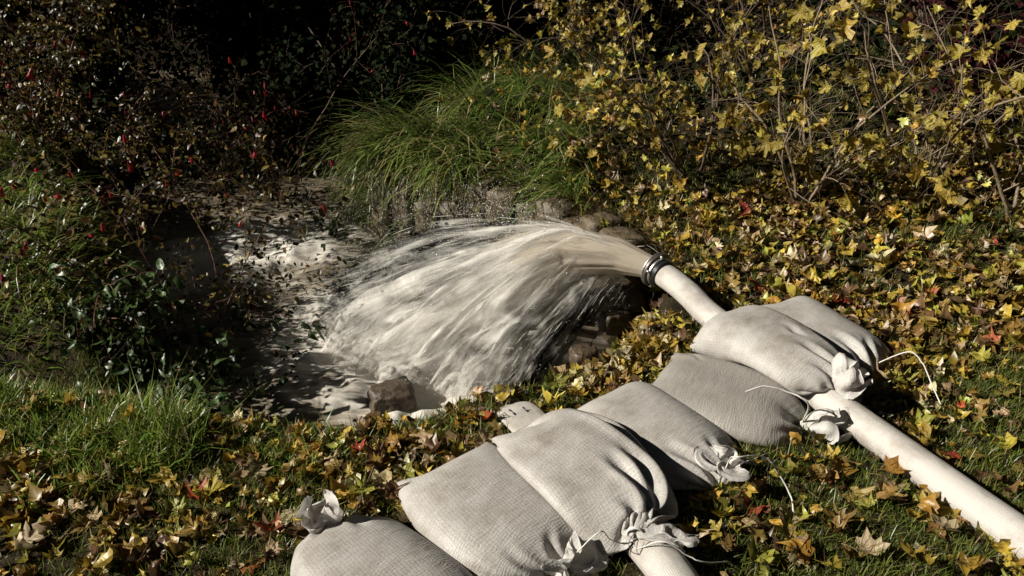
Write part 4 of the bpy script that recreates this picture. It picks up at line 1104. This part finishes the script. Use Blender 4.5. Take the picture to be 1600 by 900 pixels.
obj('shade_leaves', S.mesh('shade_leaves'), M['dull_leaf'], label='low near-black leaves added as painted shade under the bushes', kind='stuff')
# ---------------------------------------------------------------- shrubs
def grow(r, p, d, L, rad, nseg=8, wob=.18, droop=.0, up=.0):
    """one wandering branch: points and radii"""
    d = np.asarray(d, dtype=float); d /= np.linalg.norm(d); P = [np.asarray(p, dtype=float)]
    for i in range(nseg):
        d = d + r.normal(0, wob, 3) * .6 + np.array((0, 0, up - droop * (i / nseg))) * .35
        d /= np.linalg.norm(d); P.append(P[-1] + d * L / nseg)
    P = np.array(P); rr = rad * np.linspace(1, .35, nseg + 1)
    return P, rr, d
def shrub(r, base, stems, height, spread, rad, twigs, twig_len, name, label, cat, bark, droop=.5, lean=(0, 0, 0), group=None, wob=.2, sub=2, nsides=5):
    """root empty + stem parts + one mass of twigs; returns root and the twig points (pos, dir)"""
    root = empty(name, base, label, cat, group); b = np.array(base)
    S = Soup(); nodes = []
    for s in range(stems):
        a = r.uniform(0, 6.283)
        d = np.array((math.cos(a) * spread, math.sin(a) * spread, 1.0)) + np.array(lean) + r.normal(0, .12, 3)
        st = b + np.array((math.cos(a), math.sin(a), 0)) * r.uniform(0, .06)
        P, rr, _ = grow(r, st, d, height * r.uniform(.75, 1.2), rad * r.uniform(.7, 1.2), 12, wob, droop, .1)
        V, F, _ = tube(P, rr, nsides); obj('stem', make_mesh('stem', V - b, F), bark, root)
        nodes += [(P[i], P[i] - P[i - 1]) for i in range(4, len(P))]
        lev = [(P, rr)]
        for g in range(sub):
            nxt = []
            for (Q, qr) in lev:
                for k in range(twigs if g == 0 else max(2, twigs // 2)):
                    i = r.integers(2 if g == 0 else 1, len(Q))
                    dd = (Q[i] - Q[i - 1]) / (np.linalg.norm(Q[i] - Q[i - 1]) + 1e-9)
                    dd = dd * .5 + r.normal(0, .75, 3) + np.array(lean) * .3; dd[2] += .15
                    W, wr, _ = grow(r, Q[i], dd, twig_len * r.uniform(.4, 1.15) * (.75 ** g), max(qr[i] * .5, .0011), 7, wob * 1.2, droop * 1.3)
                    V, F, _ = tube(W, wr, 3 if g else 4); S.add(V, F)
                    nxt.append((W, wr)); nodes += [(W[i], W[i] - W[i - 1]) for i in range(2, len(W))]
            lev = nxt
    o = obj('twigs', S.mesh('twigs', b), bark, root, kind='stuff')
    return root, np.array([q[0] for q in nodes]), np.array([q[1] for q in nodes])

def foliage(r, root, P, D, n, tmpls, smin, smax, pal, name='foliage', hang=.5, jit=.03, mat='foliage', tilt=.8):
    S = Soup(); i = r.integers(0, len(P), n)
    p = P[i] + r.normal(0, jit, (n, 3))
    f = D[i] / (np.linalg.norm(D[i], axis=1, keepdims=True) + 1e-9) * .4 + r.normal(0, tilt, (n, 3)); f[:, 2] -= hang
    up = r.normal(0, .6, (n, 3)); up[:, 2] += .7; up[:, 1] -= .35; up[:, 0] -= .2
    Rt = rot_from(f, up); cols = pick(r, n, pal, .3); s = r.uniform(smin, smax, n); w = r.integers(0, len(tmpls), n)
    for t in range(len(tmpls)):
        m = w == t; scatter(S, tmpls[t], p[m], Rt[m], s[m], cols[m])
    obj(name, S.mesh(name, np.array(root.location)), M[mat], root, kind='stuff')

LEAFMESH = {}
def leaf_objs(r, root, P, D, n, half, smin, smax, mat, name='leaf', hang=.7, jit=.012, nvar=14, tilt=.5, curl=.3, face=(-.3, -.7, .4)):
    """single leaves as parts; meshes are shared between alike leaves"""
    key = (id(half), mat, nvar, curl)
    if key not in LEAFMESH:
        LEAFMESH[key] = []
        for k in range(nvar):
            V, F, UVl = leaf_shape(half, 200 + 13 * k + len(LEAFMESH), curl, .35, .03, crumple=.13 if half is MAPLE else 0.0, jag=.075 if half is MAPLE else .04)
            me = make_mesh(name, V, F, True, UVl); me.materials.append(M[mat]); LEAFMESH[key].append(me)
    ms = LEAFMESH[key]
    i = r.integers(0, len(P), n); p = P[i] + r.normal(0, jit, (n, 3))
    f = D[i] / (np.linalg.norm(D[i], axis=1, keepdims=True) + 1e-9) * .3 + r.normal(0, tilt, (n, 3)); f[:, 2] -= hang
    up = np.array(face) + r.normal(0, .45, (n, 3))
    Rt = rot_from(f, up); b = Vector(root.location); s = r.uniform(smin, smax, n)
    for q in range(n):
        o = bpy.data.objects.new(name, ms[q % len(ms)]); col.objects.link(o); o.parent = root
        o.matrix_local = Matrix.Translation(Vector(p[q]) - b) @ Matrix(Rt[q].tolist()).to_4x4() @ Matrix.Scale(s[q], 4)

OV6 = [leaf_shape(OVATE, 300 + k, .25, .25, .02, ring=False, stalk=0, jag=.02) for k in range(5)]
MP6 = [leaf_shape(MAPLE, 320 + k, .4, .4, .04, ring=True, stalk=.3, crumple=.10) for k in range(6)]
IV6 = [leaf_shape(IVYL, 340 + k, .2, .2, .02, ring=False, stalk=.2) for k in range(4)]
r = np.random.default_rng(31)
def gp(px, py, z=0.0):
    c = unproj(px, py, z); return (c[0], c[1], gz(c[0], c[1]) - .02)

# fuchsia over the stream, top left: dark small leaves, red hanging flowers
FUCH = [(5, (.040, .040, .014)), (3, (.075, .062, .018)), (3.5, (.17, .125, .03)), (2, (.06, .025, .014)), (1.8, (.28, .20, .045))]
fl_lab = ['tall twiggy fuchsia at the stream edge with reddish stems and red flowers', 'yellowing fuchsia at the frame edge behind the long bank grass', 'dark fuchsia in the far corner above the upstream water',
          'shaded fuchsia reaching over the dark hollow with a few red flowers']
FLOW = []
for k in range(3):
    t = np.linspace(0, 1, 5); pr = np.array([.10, .16, .20, .26, .10]); V = []; n6 = 6
    for i in range(5):
        for j in range(n6):
            aa = j / n6 * 6.283; rr_ = pr[i] * (1 + (.35 if i == 3 else 0) * math.cos(3 * aa + k)); V.append((rr_ * math.cos(aa), t[i], rr_ * math.sin(aa)))
    F = [(i * n6 + j, i * n6 + (j + 1) % n6, (i + 1) * n6 + (j + 1) % n6, (i + 1) * n6 + j) for i in range(4) for j in range(n6)]
    me = make_mesh('flower', np.array(V), F); me.materials.append(M['fuchsia_red']); FLOW.append(me)
def flowers(r, root, P, n, s0, s1):
    b = Vector(root.location)
    for q in range(n):
        p = P[r.integers(0, len(P))]; f = np.array([[r.normal(0, .25), r.normal(0, .25), -1.0]]); Rt = rot_from(f, r.normal(0, 1, (1, 3)))[0]; s = r.uniform(s0, s1)
        o = bpy.data.objects.new('flower', FLOW[q % 3]); col.objects.link(o); o.parent = root
        o.matrix_local = Matrix.Translation(Vector(p) - b) @ Matrix(Rt.tolist()).to_4x4() @ Matrix.Scale(s, 4)
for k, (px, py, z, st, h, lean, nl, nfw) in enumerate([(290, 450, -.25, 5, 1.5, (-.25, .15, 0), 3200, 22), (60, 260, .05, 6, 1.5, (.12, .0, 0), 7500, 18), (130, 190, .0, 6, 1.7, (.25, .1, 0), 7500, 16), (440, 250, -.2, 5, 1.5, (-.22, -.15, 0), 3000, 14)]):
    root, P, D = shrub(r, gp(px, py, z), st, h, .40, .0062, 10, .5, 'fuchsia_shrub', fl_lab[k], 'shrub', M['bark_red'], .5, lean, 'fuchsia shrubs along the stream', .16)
    foliage(r, root, P, D, nl, OV6, .018, .046, FUCH if k != 3 else [(5, (.020, .026, .010)), (2, (.04, .024, .012))], mat='foliage' if k != 3 else 'dull_leaf')  # the shaded fuchsia has its shade put into darker leaf colours
    P = P[P[:, 2] > .1]
    flowers(r, root, P, nfw * 2, .028, .05)

# unseen hedge, added out of view only to cast shade into the hollow
hr = empty('added_shade_hedge', (-6.6, 6.9, gz(-6.6, 6.9)), 'unseen tall evergreen hedge added out of view to shade the hollow', 'hedge'); hb_ = np.array(hr.location)
for k in range(7):
    y = 5.6 + k * .6; V, F, _ = tube(np.array([(-6.6, y, 0.2), (-6.6 + .1 * (-1) ** k, y + .05, 2.0), (-6.6, y, 4.3)]), np.array((.06, .045, .01)), 7)
    obj('trunk', make_mesh('trunk', V - hb_, F), M['bark'], hr)
S = Soup(); n = 16000; p = np.stack([-6.6 + r.normal(0, .42, n), r.uniform(5.4, 9.4, n), .2 + 4.4 * r.random(n) ** .9], -1); p[:, 2] += .25 * np.sin(p[:, 1] * 5) + gz(-6.6, 6.9)
f = r.normal(0, 1, (n, 3)); Rt = rot_from(f, r.normal(0, 1, (n, 3))); cols = pick(r, n, [(1, (.018, .03, .012))], .3)
scatter(S, IV6[0], p, Rt, r.uniform(.09, .17, n), cols)
obj('foliage', S.mesh('foliage', hb_), M['dull_leaf'], hr, kind='stuff')

# dark evergreens in the hollow behind
DARK = [(5, (.007, .013, .005)), (3, (.012, .020, .007)), (1, (.022, .028, .010))]  # leaf colours lowered to near black to paint in the hollow's shade
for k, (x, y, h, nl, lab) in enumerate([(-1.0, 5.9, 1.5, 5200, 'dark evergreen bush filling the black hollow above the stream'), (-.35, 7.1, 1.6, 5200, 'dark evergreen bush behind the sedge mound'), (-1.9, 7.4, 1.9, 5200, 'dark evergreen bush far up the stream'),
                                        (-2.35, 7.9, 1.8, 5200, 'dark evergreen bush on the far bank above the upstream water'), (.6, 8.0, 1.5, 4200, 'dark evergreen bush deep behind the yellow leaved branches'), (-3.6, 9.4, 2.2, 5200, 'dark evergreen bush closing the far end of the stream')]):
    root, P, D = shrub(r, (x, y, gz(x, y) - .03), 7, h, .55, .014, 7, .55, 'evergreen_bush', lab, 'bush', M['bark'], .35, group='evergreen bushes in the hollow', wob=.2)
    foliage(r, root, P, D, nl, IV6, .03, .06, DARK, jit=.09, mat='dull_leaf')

# brambles hanging over the near side of the pool
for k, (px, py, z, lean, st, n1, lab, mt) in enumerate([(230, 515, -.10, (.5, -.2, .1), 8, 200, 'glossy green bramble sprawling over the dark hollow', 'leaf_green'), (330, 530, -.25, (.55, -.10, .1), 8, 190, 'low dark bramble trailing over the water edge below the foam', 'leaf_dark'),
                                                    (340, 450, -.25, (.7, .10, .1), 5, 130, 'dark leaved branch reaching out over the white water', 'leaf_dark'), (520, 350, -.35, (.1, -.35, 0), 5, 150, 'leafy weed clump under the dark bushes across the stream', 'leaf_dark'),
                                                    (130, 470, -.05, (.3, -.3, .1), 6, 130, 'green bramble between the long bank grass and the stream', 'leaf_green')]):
    root, P, D = shrub(r, gp(px, py, z), st, .50, .6, .004, 5, .28, 'bramble', lab, 'bramble', M['bark_red'], .9, lean, 'brambles along the stream', .25, 1, 4)
    leaf_objs(r, root, P, D, n1, OVATE, .04, .085, mt, hang=.25, tilt=.7, face=(-.3, -.3, .9))
    foliage(r, root, P, D, 260, OV6, .02, .045, [(4, (.03, .055, .016)), (2, (.06, .09, .022)), (1, (.10, .06, .03))], hang=.3)
# small sapling with gold leaves
root, P, D = shrub(r, gp(250, 470, -.25), 2, .42, .12, .003, 3, .12, 'sapling', 'thin sapling with a few golden leaves in front of the dark water', 'sapling', M['bark_red'], .1, (-.1, -.1, 0), None, .12, 1, 4)
leaf_objs(r, root, P, D, 16, OVATE, .035, .055, 'leaf_gold', hang=.2)
root, P, D = shrub(r, gp(545, 372, -.4), 1, .22, .1, .003, 2, .10, 'sapling', 'yellow leaved sprig against the dark bushes across the stream', 'sapling', M['bark'], .1, (0, -.1, 0), None, .12, 1, 4)
leaf_objs(r, root, P, D, 6, MAPLE, .07, .10, 'leaf_yellow', hang=.6)

# yellow leaved shrubs on the right bank
YP = [(5, (.44, .36, .06)), (4, (.34, .26, .045)), (2, (.50, .43, .12)), (2, (.20, .14, .04)), (1, (.22, .12, .03))]
for k, (px, py, z, st, h, spread, lean, n1, n2, ls, lab) in enumerate([
        (1260, 300, .1, 8, 1.15, .55, (-.05, -.12, 0), 110, 60, (.06, .108), 'maple bush with large yellow lobed leaves on the right bank'),
        (1440, 290, .1, 8, 1.2, .5, (.05, -.10, 0), 100, 60, (.06, .108), 'maple bush with hanging yellow leaves over the deep shade near the frame edge'),
        (1590, 330, .1, 6, 1.1, .45, (.0, -.1, 0), 75, 50, (.06, .10), 'maple bush at the frame edge with a purplish thicket behind'),
        (1080, 240, .2, 8, 1.15, .6, (-.30, -.12, 0), 100, 200, (.055, .085), 'yellow bush leaning over the sedge mound with dark crossing twigs'),
        (960, 130, .35, 7, 1.3, .6, (-.25, -.1, 0), 75, 320, (.055, .08), 'fine twigged yellow bush behind the sedge at the top of the frame'),
        (1180, 150, .3, 8, 1.4, .55, (0, -.1, 0), 50, 260, (.05, .08), 'brown thicket with small yellow leaves behind the maple bushes')]):
    root, P, D = shrub(r, gp(px, py, z), st, h, spread, .009, 8, .42, 'yellow_bush', lab, 'bush', M['bark_pale'] if k < 3 else M['bark'], .45, lean, 'yellow leaved bushes on the right bank', .2)
    leaf_objs(r, root, P, D, n1, MAPLE, ls[0], ls[1], 'leaf_shrub_yellow', hang=.9)
    foliage(r, root, P, D, n2, MP6, ls[0] * .55, ls[1] * .7, YP, hang=.7, mat='litter')
# bare thicket and dark red bush far right
root, P, D = shrub(r, (3.3, 6.2, gz(3.3, 6.2)), 12, 1.6, .5, .009, 9, .5, 'bare_thicket', 'bare brown thicket in the shade behind the maple bushes', 'thicket', M['bark'], .3, (0, -.05, 0), None, .2)
foliage(r, root, P, D, 900, OV6, .03, .06, [(3, (.05, .02, .02)), (2, (.06, .04, .02)), (1, (.12, .09, .03))])
root, P, D = shrub(r, (1.7, 7.0, gz(1.7, 7.0)), 10, 1.7, .55, .009, 9, .55, 'bare_thicket', 'tangled brown thicket above the middle of the right bank', 'thicket', M['bark'], .3, (0, -.05, 0), None, .2)
foliage(r, root, P, D, 1500, OV6, .03, .06, [(3, (.05, .03, .02)), (2, (.10, .06, .02)), (1, (.16, .12, .03))])
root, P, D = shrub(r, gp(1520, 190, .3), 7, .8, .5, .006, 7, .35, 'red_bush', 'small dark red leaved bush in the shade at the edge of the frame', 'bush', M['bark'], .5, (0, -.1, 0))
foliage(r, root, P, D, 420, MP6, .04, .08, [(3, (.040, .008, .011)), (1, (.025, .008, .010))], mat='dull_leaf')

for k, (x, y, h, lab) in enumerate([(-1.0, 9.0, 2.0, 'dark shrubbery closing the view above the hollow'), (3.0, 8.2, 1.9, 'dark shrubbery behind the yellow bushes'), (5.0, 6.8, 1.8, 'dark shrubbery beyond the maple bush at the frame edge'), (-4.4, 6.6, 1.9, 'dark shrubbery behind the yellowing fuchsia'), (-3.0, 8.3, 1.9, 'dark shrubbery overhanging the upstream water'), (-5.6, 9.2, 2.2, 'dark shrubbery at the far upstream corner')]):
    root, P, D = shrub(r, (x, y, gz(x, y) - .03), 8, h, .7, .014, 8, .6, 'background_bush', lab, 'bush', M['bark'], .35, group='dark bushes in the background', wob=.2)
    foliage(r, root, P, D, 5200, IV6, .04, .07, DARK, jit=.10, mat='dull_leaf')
# ---------------------------------------------------------------- old stone wall
M['stone'] = plain_mat('wet_stone', (.028, .022, .013), .58, noise=(.17, .13, .08), bump=1.0, bscale=30, spec=.4)
M['rock'] = plain_mat('brown_rock', (.030, .021, .014), .5, noise=(.105, .075, .048), bump=1.0, bscale=38)
def rough_block(r, c, t, nrm, w, h, dpt, sub=5, rb=.78):
    """rounded broken stone: a box grid with noisy faces"""
    import itertools
    n = sub; lin = np.linspace(-1, 1, n + 1); V = []; idx = {}; F = []
    def vid(p):
        k = tuple(np.round(p, 4))
        if k not in idx: idx[k] = len(V); V.append(p)
        return idx[k]
    for ax in range(3):
        for s in (-1, 1):
            o = [q for q in range(3) if q != ax]
            for i in range(n):
                for j in range(n):
                    q = []
                    for (di, dj) in ((0, 0), (1, 0), (1, 1), (0, 1)):
                        p = np.zeros(3); p[ax] = s; p[o[0]] = lin[i + di]; p[o[1]] = lin[j + dj]; q.append(vid(p))
                    F.append(tuple(q) if (s > 0) == (ax != 1) else tuple(q[::-1]))
    V = np.array(V)
    rd = V / (np.linalg.norm(V, axis=1, keepdims=True)); V = V * rb + rd * (1.08 - rb)
    sd = r.uniform(0, 50)
    d = fbm(N1, V[:, 0] * 1.6 + sd, V[:, 2] * 1.6 + V[:, 1] * 2 + sd, 3) * .35
    V = V * (1 + d[:, None] * np.array((.5, .9, .5)))
    up = np.array((0, 0, 1.0))
    return c + V[:, :1] * t * w / 2 + V[:, 1:2] * nrm * dpt / 2 + V[:, 2:] * up * h / 2, np.array(F)
wall = empty('stone_wall', (WALL[2][0], WALL[2][1], WATER_Z), 'old wet stone wall under the sedge mound behind the water jet', 'wall')
wb = np.array(wall.location); r = np.random.default_rng(5)
sl = np.linalg.norm(np.diff(WALL, axis=0), axis=1); cum = np.concatenate([[0], np.cumsum(sl)])
s = .02
while s < cum[-1] - .05:
    w = r.uniform(.13, .25); i = min(np.searchsorted(cum, s + w / 2) - 1, len(sl) - 1)
    t = (WALL[i + 1] - WALL[i]) / sl[i]; c = WALL[i] + t * (s + w / 2 - cum[i]); t3 = np.array((t[0], t[1], 0)); n3 = np.array((t[1], -t[0], 0))
    if (np.array((c[0], c[1])) + n3[:2] * .1 - (-.3, 3.3)) @ n3[:2] > 0: n3 = -n3
    z = WATER_Z - .06; top = .05 + r.uniform(-.07, .05)
    while z < top - .06:
        h = r.uniform(.34, .60); h = min(h, top - z)
        V, F = rough_block(r, np.array((c[0], c[1], z + h / 2)) + n3 * (.035 + r.uniform(-.02, .025)), t3, n3, w * .97, h * .97, .17)
        obj('stone', make_mesh('stone', V - wb, F), M['stone'], wall); z += h
    s += w
# boulder at the water edge and wet stones on the near bank
for (px, py, z, w, d, h, lab) in [(612, 626, -.475, .19, .17, .15, 'brown boulder at the foot of the white water'), (520, 690, -.10, .10, .10, .07, 'small wet stone in the grass at the edge of the dark hollow'),
                                  (960, 500, -.20, .13, .12, .11, 'upper dark wet stone in the bank under the coupling'), (985, 470, -.13, .12, .11, .09, 'mossy stone set in the bank right below the coupling'),
                                  (912, 560, -.30, .12, .10, .10, 'lowest wet stone of the bank beside the falling water')]:
    c = unproj(px, py, z); V, F = rough_block(r, np.array((c[0], c[1], z)), np.array((math.cos(.3), math.sin(.3), 0)), np.array((-math.sin(.3), math.cos(.3), 0)), w, h, d, 10, .22 if w > .2 else .5)
    o = obj('rock', make_mesh('rock', V - c, F), M['rock'], label=lab, cat='rock', group='rocks on the banks'); o.location = c

# ---------------------------------------------------------------- strings on the sacks
def string(key, pts, rad=.0028, mat='string', name='string'):
    b = np.array(ROOT[key].location); P = spline(pts, 40); P[1:-1] += np.cumsum(r.normal(0, .0007, (38, 3)), 0) * np.sin(np.linspace(0, math.pi, 38))[:, None]; V, F, _ = tube(P, rad * .68, 6)
    obj(name, make_mesh(name, V - b, F), M[mat], ROOT[key])
def neckp(key): return BAGS[key][:, VN].mean(0).astype(float)
def sp(px, py, h):
    c = unproj(px, py, h); return np.array((c[0], c[1], h))
nk = neckp('D'); string('D', [nk, nk + (.02, .01, .07), sp(1150, 712, .17), sp(1190, 712, .14), sp(1215, 740, .09), sp(1235, 775, .04), sp(1240, 800, .03)], .0035)
nk = neckp('E'); string('E', [sp(1165, 612, .175), sp(1195, 604, .19), sp(1230, 612, .18), sp(1262, 632, .15), nk + (0, 0, .02)], .0040)
nk = neckp('F'); string('F', [nk, nk + (-.005, -.03, -.05), sp(1322, 612, .09), sp(1330, 617, .09), sp(1333, 600, .12), nk + (.01, -.01, .0)], .0030)
nk = neckp('G'); string('G', [nk, nk + (.02, .0, .04), sp(1420, 552, .11), sp(1440, 570, .09), sp(1455, 600, .05), sp(1470, 632, .03)], .0035)
nk = neckp('C'); string('C', [nk, nk + (.0, -.03, -.02), sp(1040, 845, .13), sp(1075, 865, .10), sp(1100, 878, .08), sp(1140, 878, .03)], .0026)
string('C', [nk + (0, 0, .01), nk + (-.02, -.035, .0), nk + (.0, -.05, -.015), nk + (.02, -.03, .01)], .0016, 'wire', 'wire_tie')
nk = neckp('B'); string('B', [nk, nk + (.02, .0, .03), sp(935, 835, .13), sp(955, 845, .08), sp(975, 838, .07)], .0026)

# print on the flat end of the second hose: a framed block and two short lines, worn
tS = np.gradient(SECOND, axis=0); tS /= np.linalg.norm(tS, axis=1)[:, None]
SVg = SV.reshape(160, 48, 3); 
def on_hose(i, k):
    """point just above the second hose: i along (0..159), k round in 48ths"""
    i0 = int(i); k0 = int(math.floor(k)); fi = i - i0; fk = k - k0
    g = lambda a, b: SVg[min(a, 159), b % 48]
    p = (g(i0, k0) * (1 - fi) + g(i0 + 1, k0) * fi) * (1 - fk) + (g(i0, k0 + 1) * (1 - fi) + g(i0 + 1, k0 + 1) * fi) * fk
    c = SECOND[min(i0, 159)]; d = p - c; return p + d / np.linalg.norm(d) * .0012
IP = int(np.argmin(np.abs(SECOND[:, 1] - 1.985))); top = int(np.argmax(SVg[IP, :, 2]))
S = Soup()
def stroke(i0, i1, k0, k1):
    n = 4; A = []
    for a in np.linspace(i0, i1, n):
        for b_ in (k0, k1): A.append(on_hose(a, b_))
    S.add(np.array(A), np.array([(2 * q, 2 * q + 1, 2 * q + 3, 2 * q + 2) for q in range(n - 1)]))
for q in [(110, 124, -7, -6.6), (110, 124, -4.6, -4.2), (110, 110.5, -7, -4.2), (123.5, 124, -7, -4.2), (112, 115, -6.2, -5.8), (116, 117, -6.2, -5), (118, 121, -5.8, -5.3), (121.5, 122.3, -6.2, -5),
          (108, 114, -2.6, -1.8), (115, 117, -2.4, -2.0), (118, 124, -2.6, -1.9), (109, 110, -1.4, -1.0), (106, 110, 1.2, 2.0), (111, 111.8, 1.0, 1.6), (113, 118, 1.2, 1.8), (108, 109, 2.0, 3.0)]:
    stroke(IP + (q[0] - 115) * .55, IP + (q[1] - 115) * .55, top + q[2] * 1.2, top + q[3] * 1.2)
obj('print', S.mesh('print', base2), M['ink'], hose2, kind='stuff')

# ---------------------------------------------------------------- fallen leaves one can pick up
r = np.random.default_rng(77)
FALL = {}
for cn in ('yellow', 'gold', 'ochre', 'tan', 'brown', 'red', 'lime', 'pale'):
    FALL[cn] = []
    for k in range(7):
        V, F, UVl = leaf_shape(MAPLE, 900 + 31 * k + 7 * len(FALL), .5, .35, .03, True, .4, crumple=.10)
        me = make_mesh('fallen_leaf', V, F, True, UVl); me.materials.append(M['leaf_' + cn]); FALL[cn].append(me)
WORD = dict(yellow='yellow', gold='golden', ochre='olive brown', tan='tan', brown='dark brown', red='orange red', lime='yellow green', pale='pale straw')
ZONES = {   # pixel box, how many, where, sizes, what lies to its four sides
    'corner': ((1120, 660, 1560, 895), 44, 'between main hose and sandbag heap', (.075, .125), ('main hose', 'water', 'sandbags', 'camera')),
    'rightbank': ((1260, 380, 1600, 640), 52, 'on the bank above the main hose', (.08, .13), ('frame edge', 'bushes', 'coupling', 'camera')),
    'coupling': ((1020, 330, 1260, 460), 40, 'on the bank just above the coupling', (.08, .13), ('maple bush', 'sedge mound', 'water', 'hose')),
    'tongue': ((810, 520, 1100, 625), 34, 'on the strip beside the water', (.06, .11), ('hose', 'wall', 'water', 'sandbags')),
    'edge': ((560, 640, 760, 740), 34, 'by the plump front sandbag', (.06, .11), ('sandbags', 'water', 'dark hollow', 'camera')),
    'front': ((230, 700, 640, 890), 46, 'around the lone sandbag', (.06, .105), ('sandbag heap', 'water', 'grassy hummock', 'camera')),
    'left': ((0, 650, 230, 895), 30, 'in the turf below the grassy hummock', (.055, .10), ('lone sandbag', 'hummock', 'frame edge', 'camera')),
}
PALN = ['yellow', 'gold', 'ochre', 'tan', 'brown', 'red', 'lime', 'pale']; PALW = np.array([5, 3.5, 3.5, 2.5, 2, .7, 2, 1.5])
for zn, (bx, n, words, (s0, s1), sides) in ZONES.items():
    cnt = 0; tries = 0; used = set()
    while cnt < n and tries < 4000:
        tries += 1
        c = unproj(r.uniform(bx[0], bx[2]), r.uniform(bx[1], bx[3]), .02); xx, yy = np.array([c[0]]), np.array([c[1]])
        if covered(xx, yy)[0] or pd(xx, yy)[0] < .1: continue
        cn = r.choice(PALN, p=PALW / PALW.sum()); k = r.integers(0, 7)
        f, up = rand_dirs(r, 1, .28); Rt = rot_from(f, up)[0]
        az = math.atan2(f[0, 1], f[0, 0]); dq = int(((az + math.pi / 4) % (2 * math.pi)) // (math.pi / 2)); big = r.integers(0, 3)
        if (cn, dq, big) in used: continue
        used.add((cn, dq, big)); sz = .76 * (s0 + (s1 - s0) * (big + r.random() * .7) / 2.7)
        o = obj('fallen_leaf', FALL[cn][k], label=f"{('small', 'medium', 'large')[big]} {WORD[cn]} leaf, tip toward the {sides[dq]}, {words}", cat='leaf', group='fallen leaves lying on the banks')
        o.matrix_world = Matrix.Translation((c[0], c[1], gz(c[0], c[1]) + r.uniform(.008, .03))) @ Matrix(Rt.tolist()).to_4x4() @ Matrix.Scale(sz, 4)
        cnt += 1
# a dark stick lying in the grass
q = spline([sp(600, 690, .04), sp(580, 740, .035), sp(560, 790, .03), sp(548, 815, .02)], 16); V, F, _ = tube(q, np.linspace(.004, .0022, 16), 6)
o = obj('stick', make_mesh('stick', V - q[0], F), M['bark'], label='thin dark stick lying in the grass beside the lone sandbag', cat='stick'); o.location = q[0]
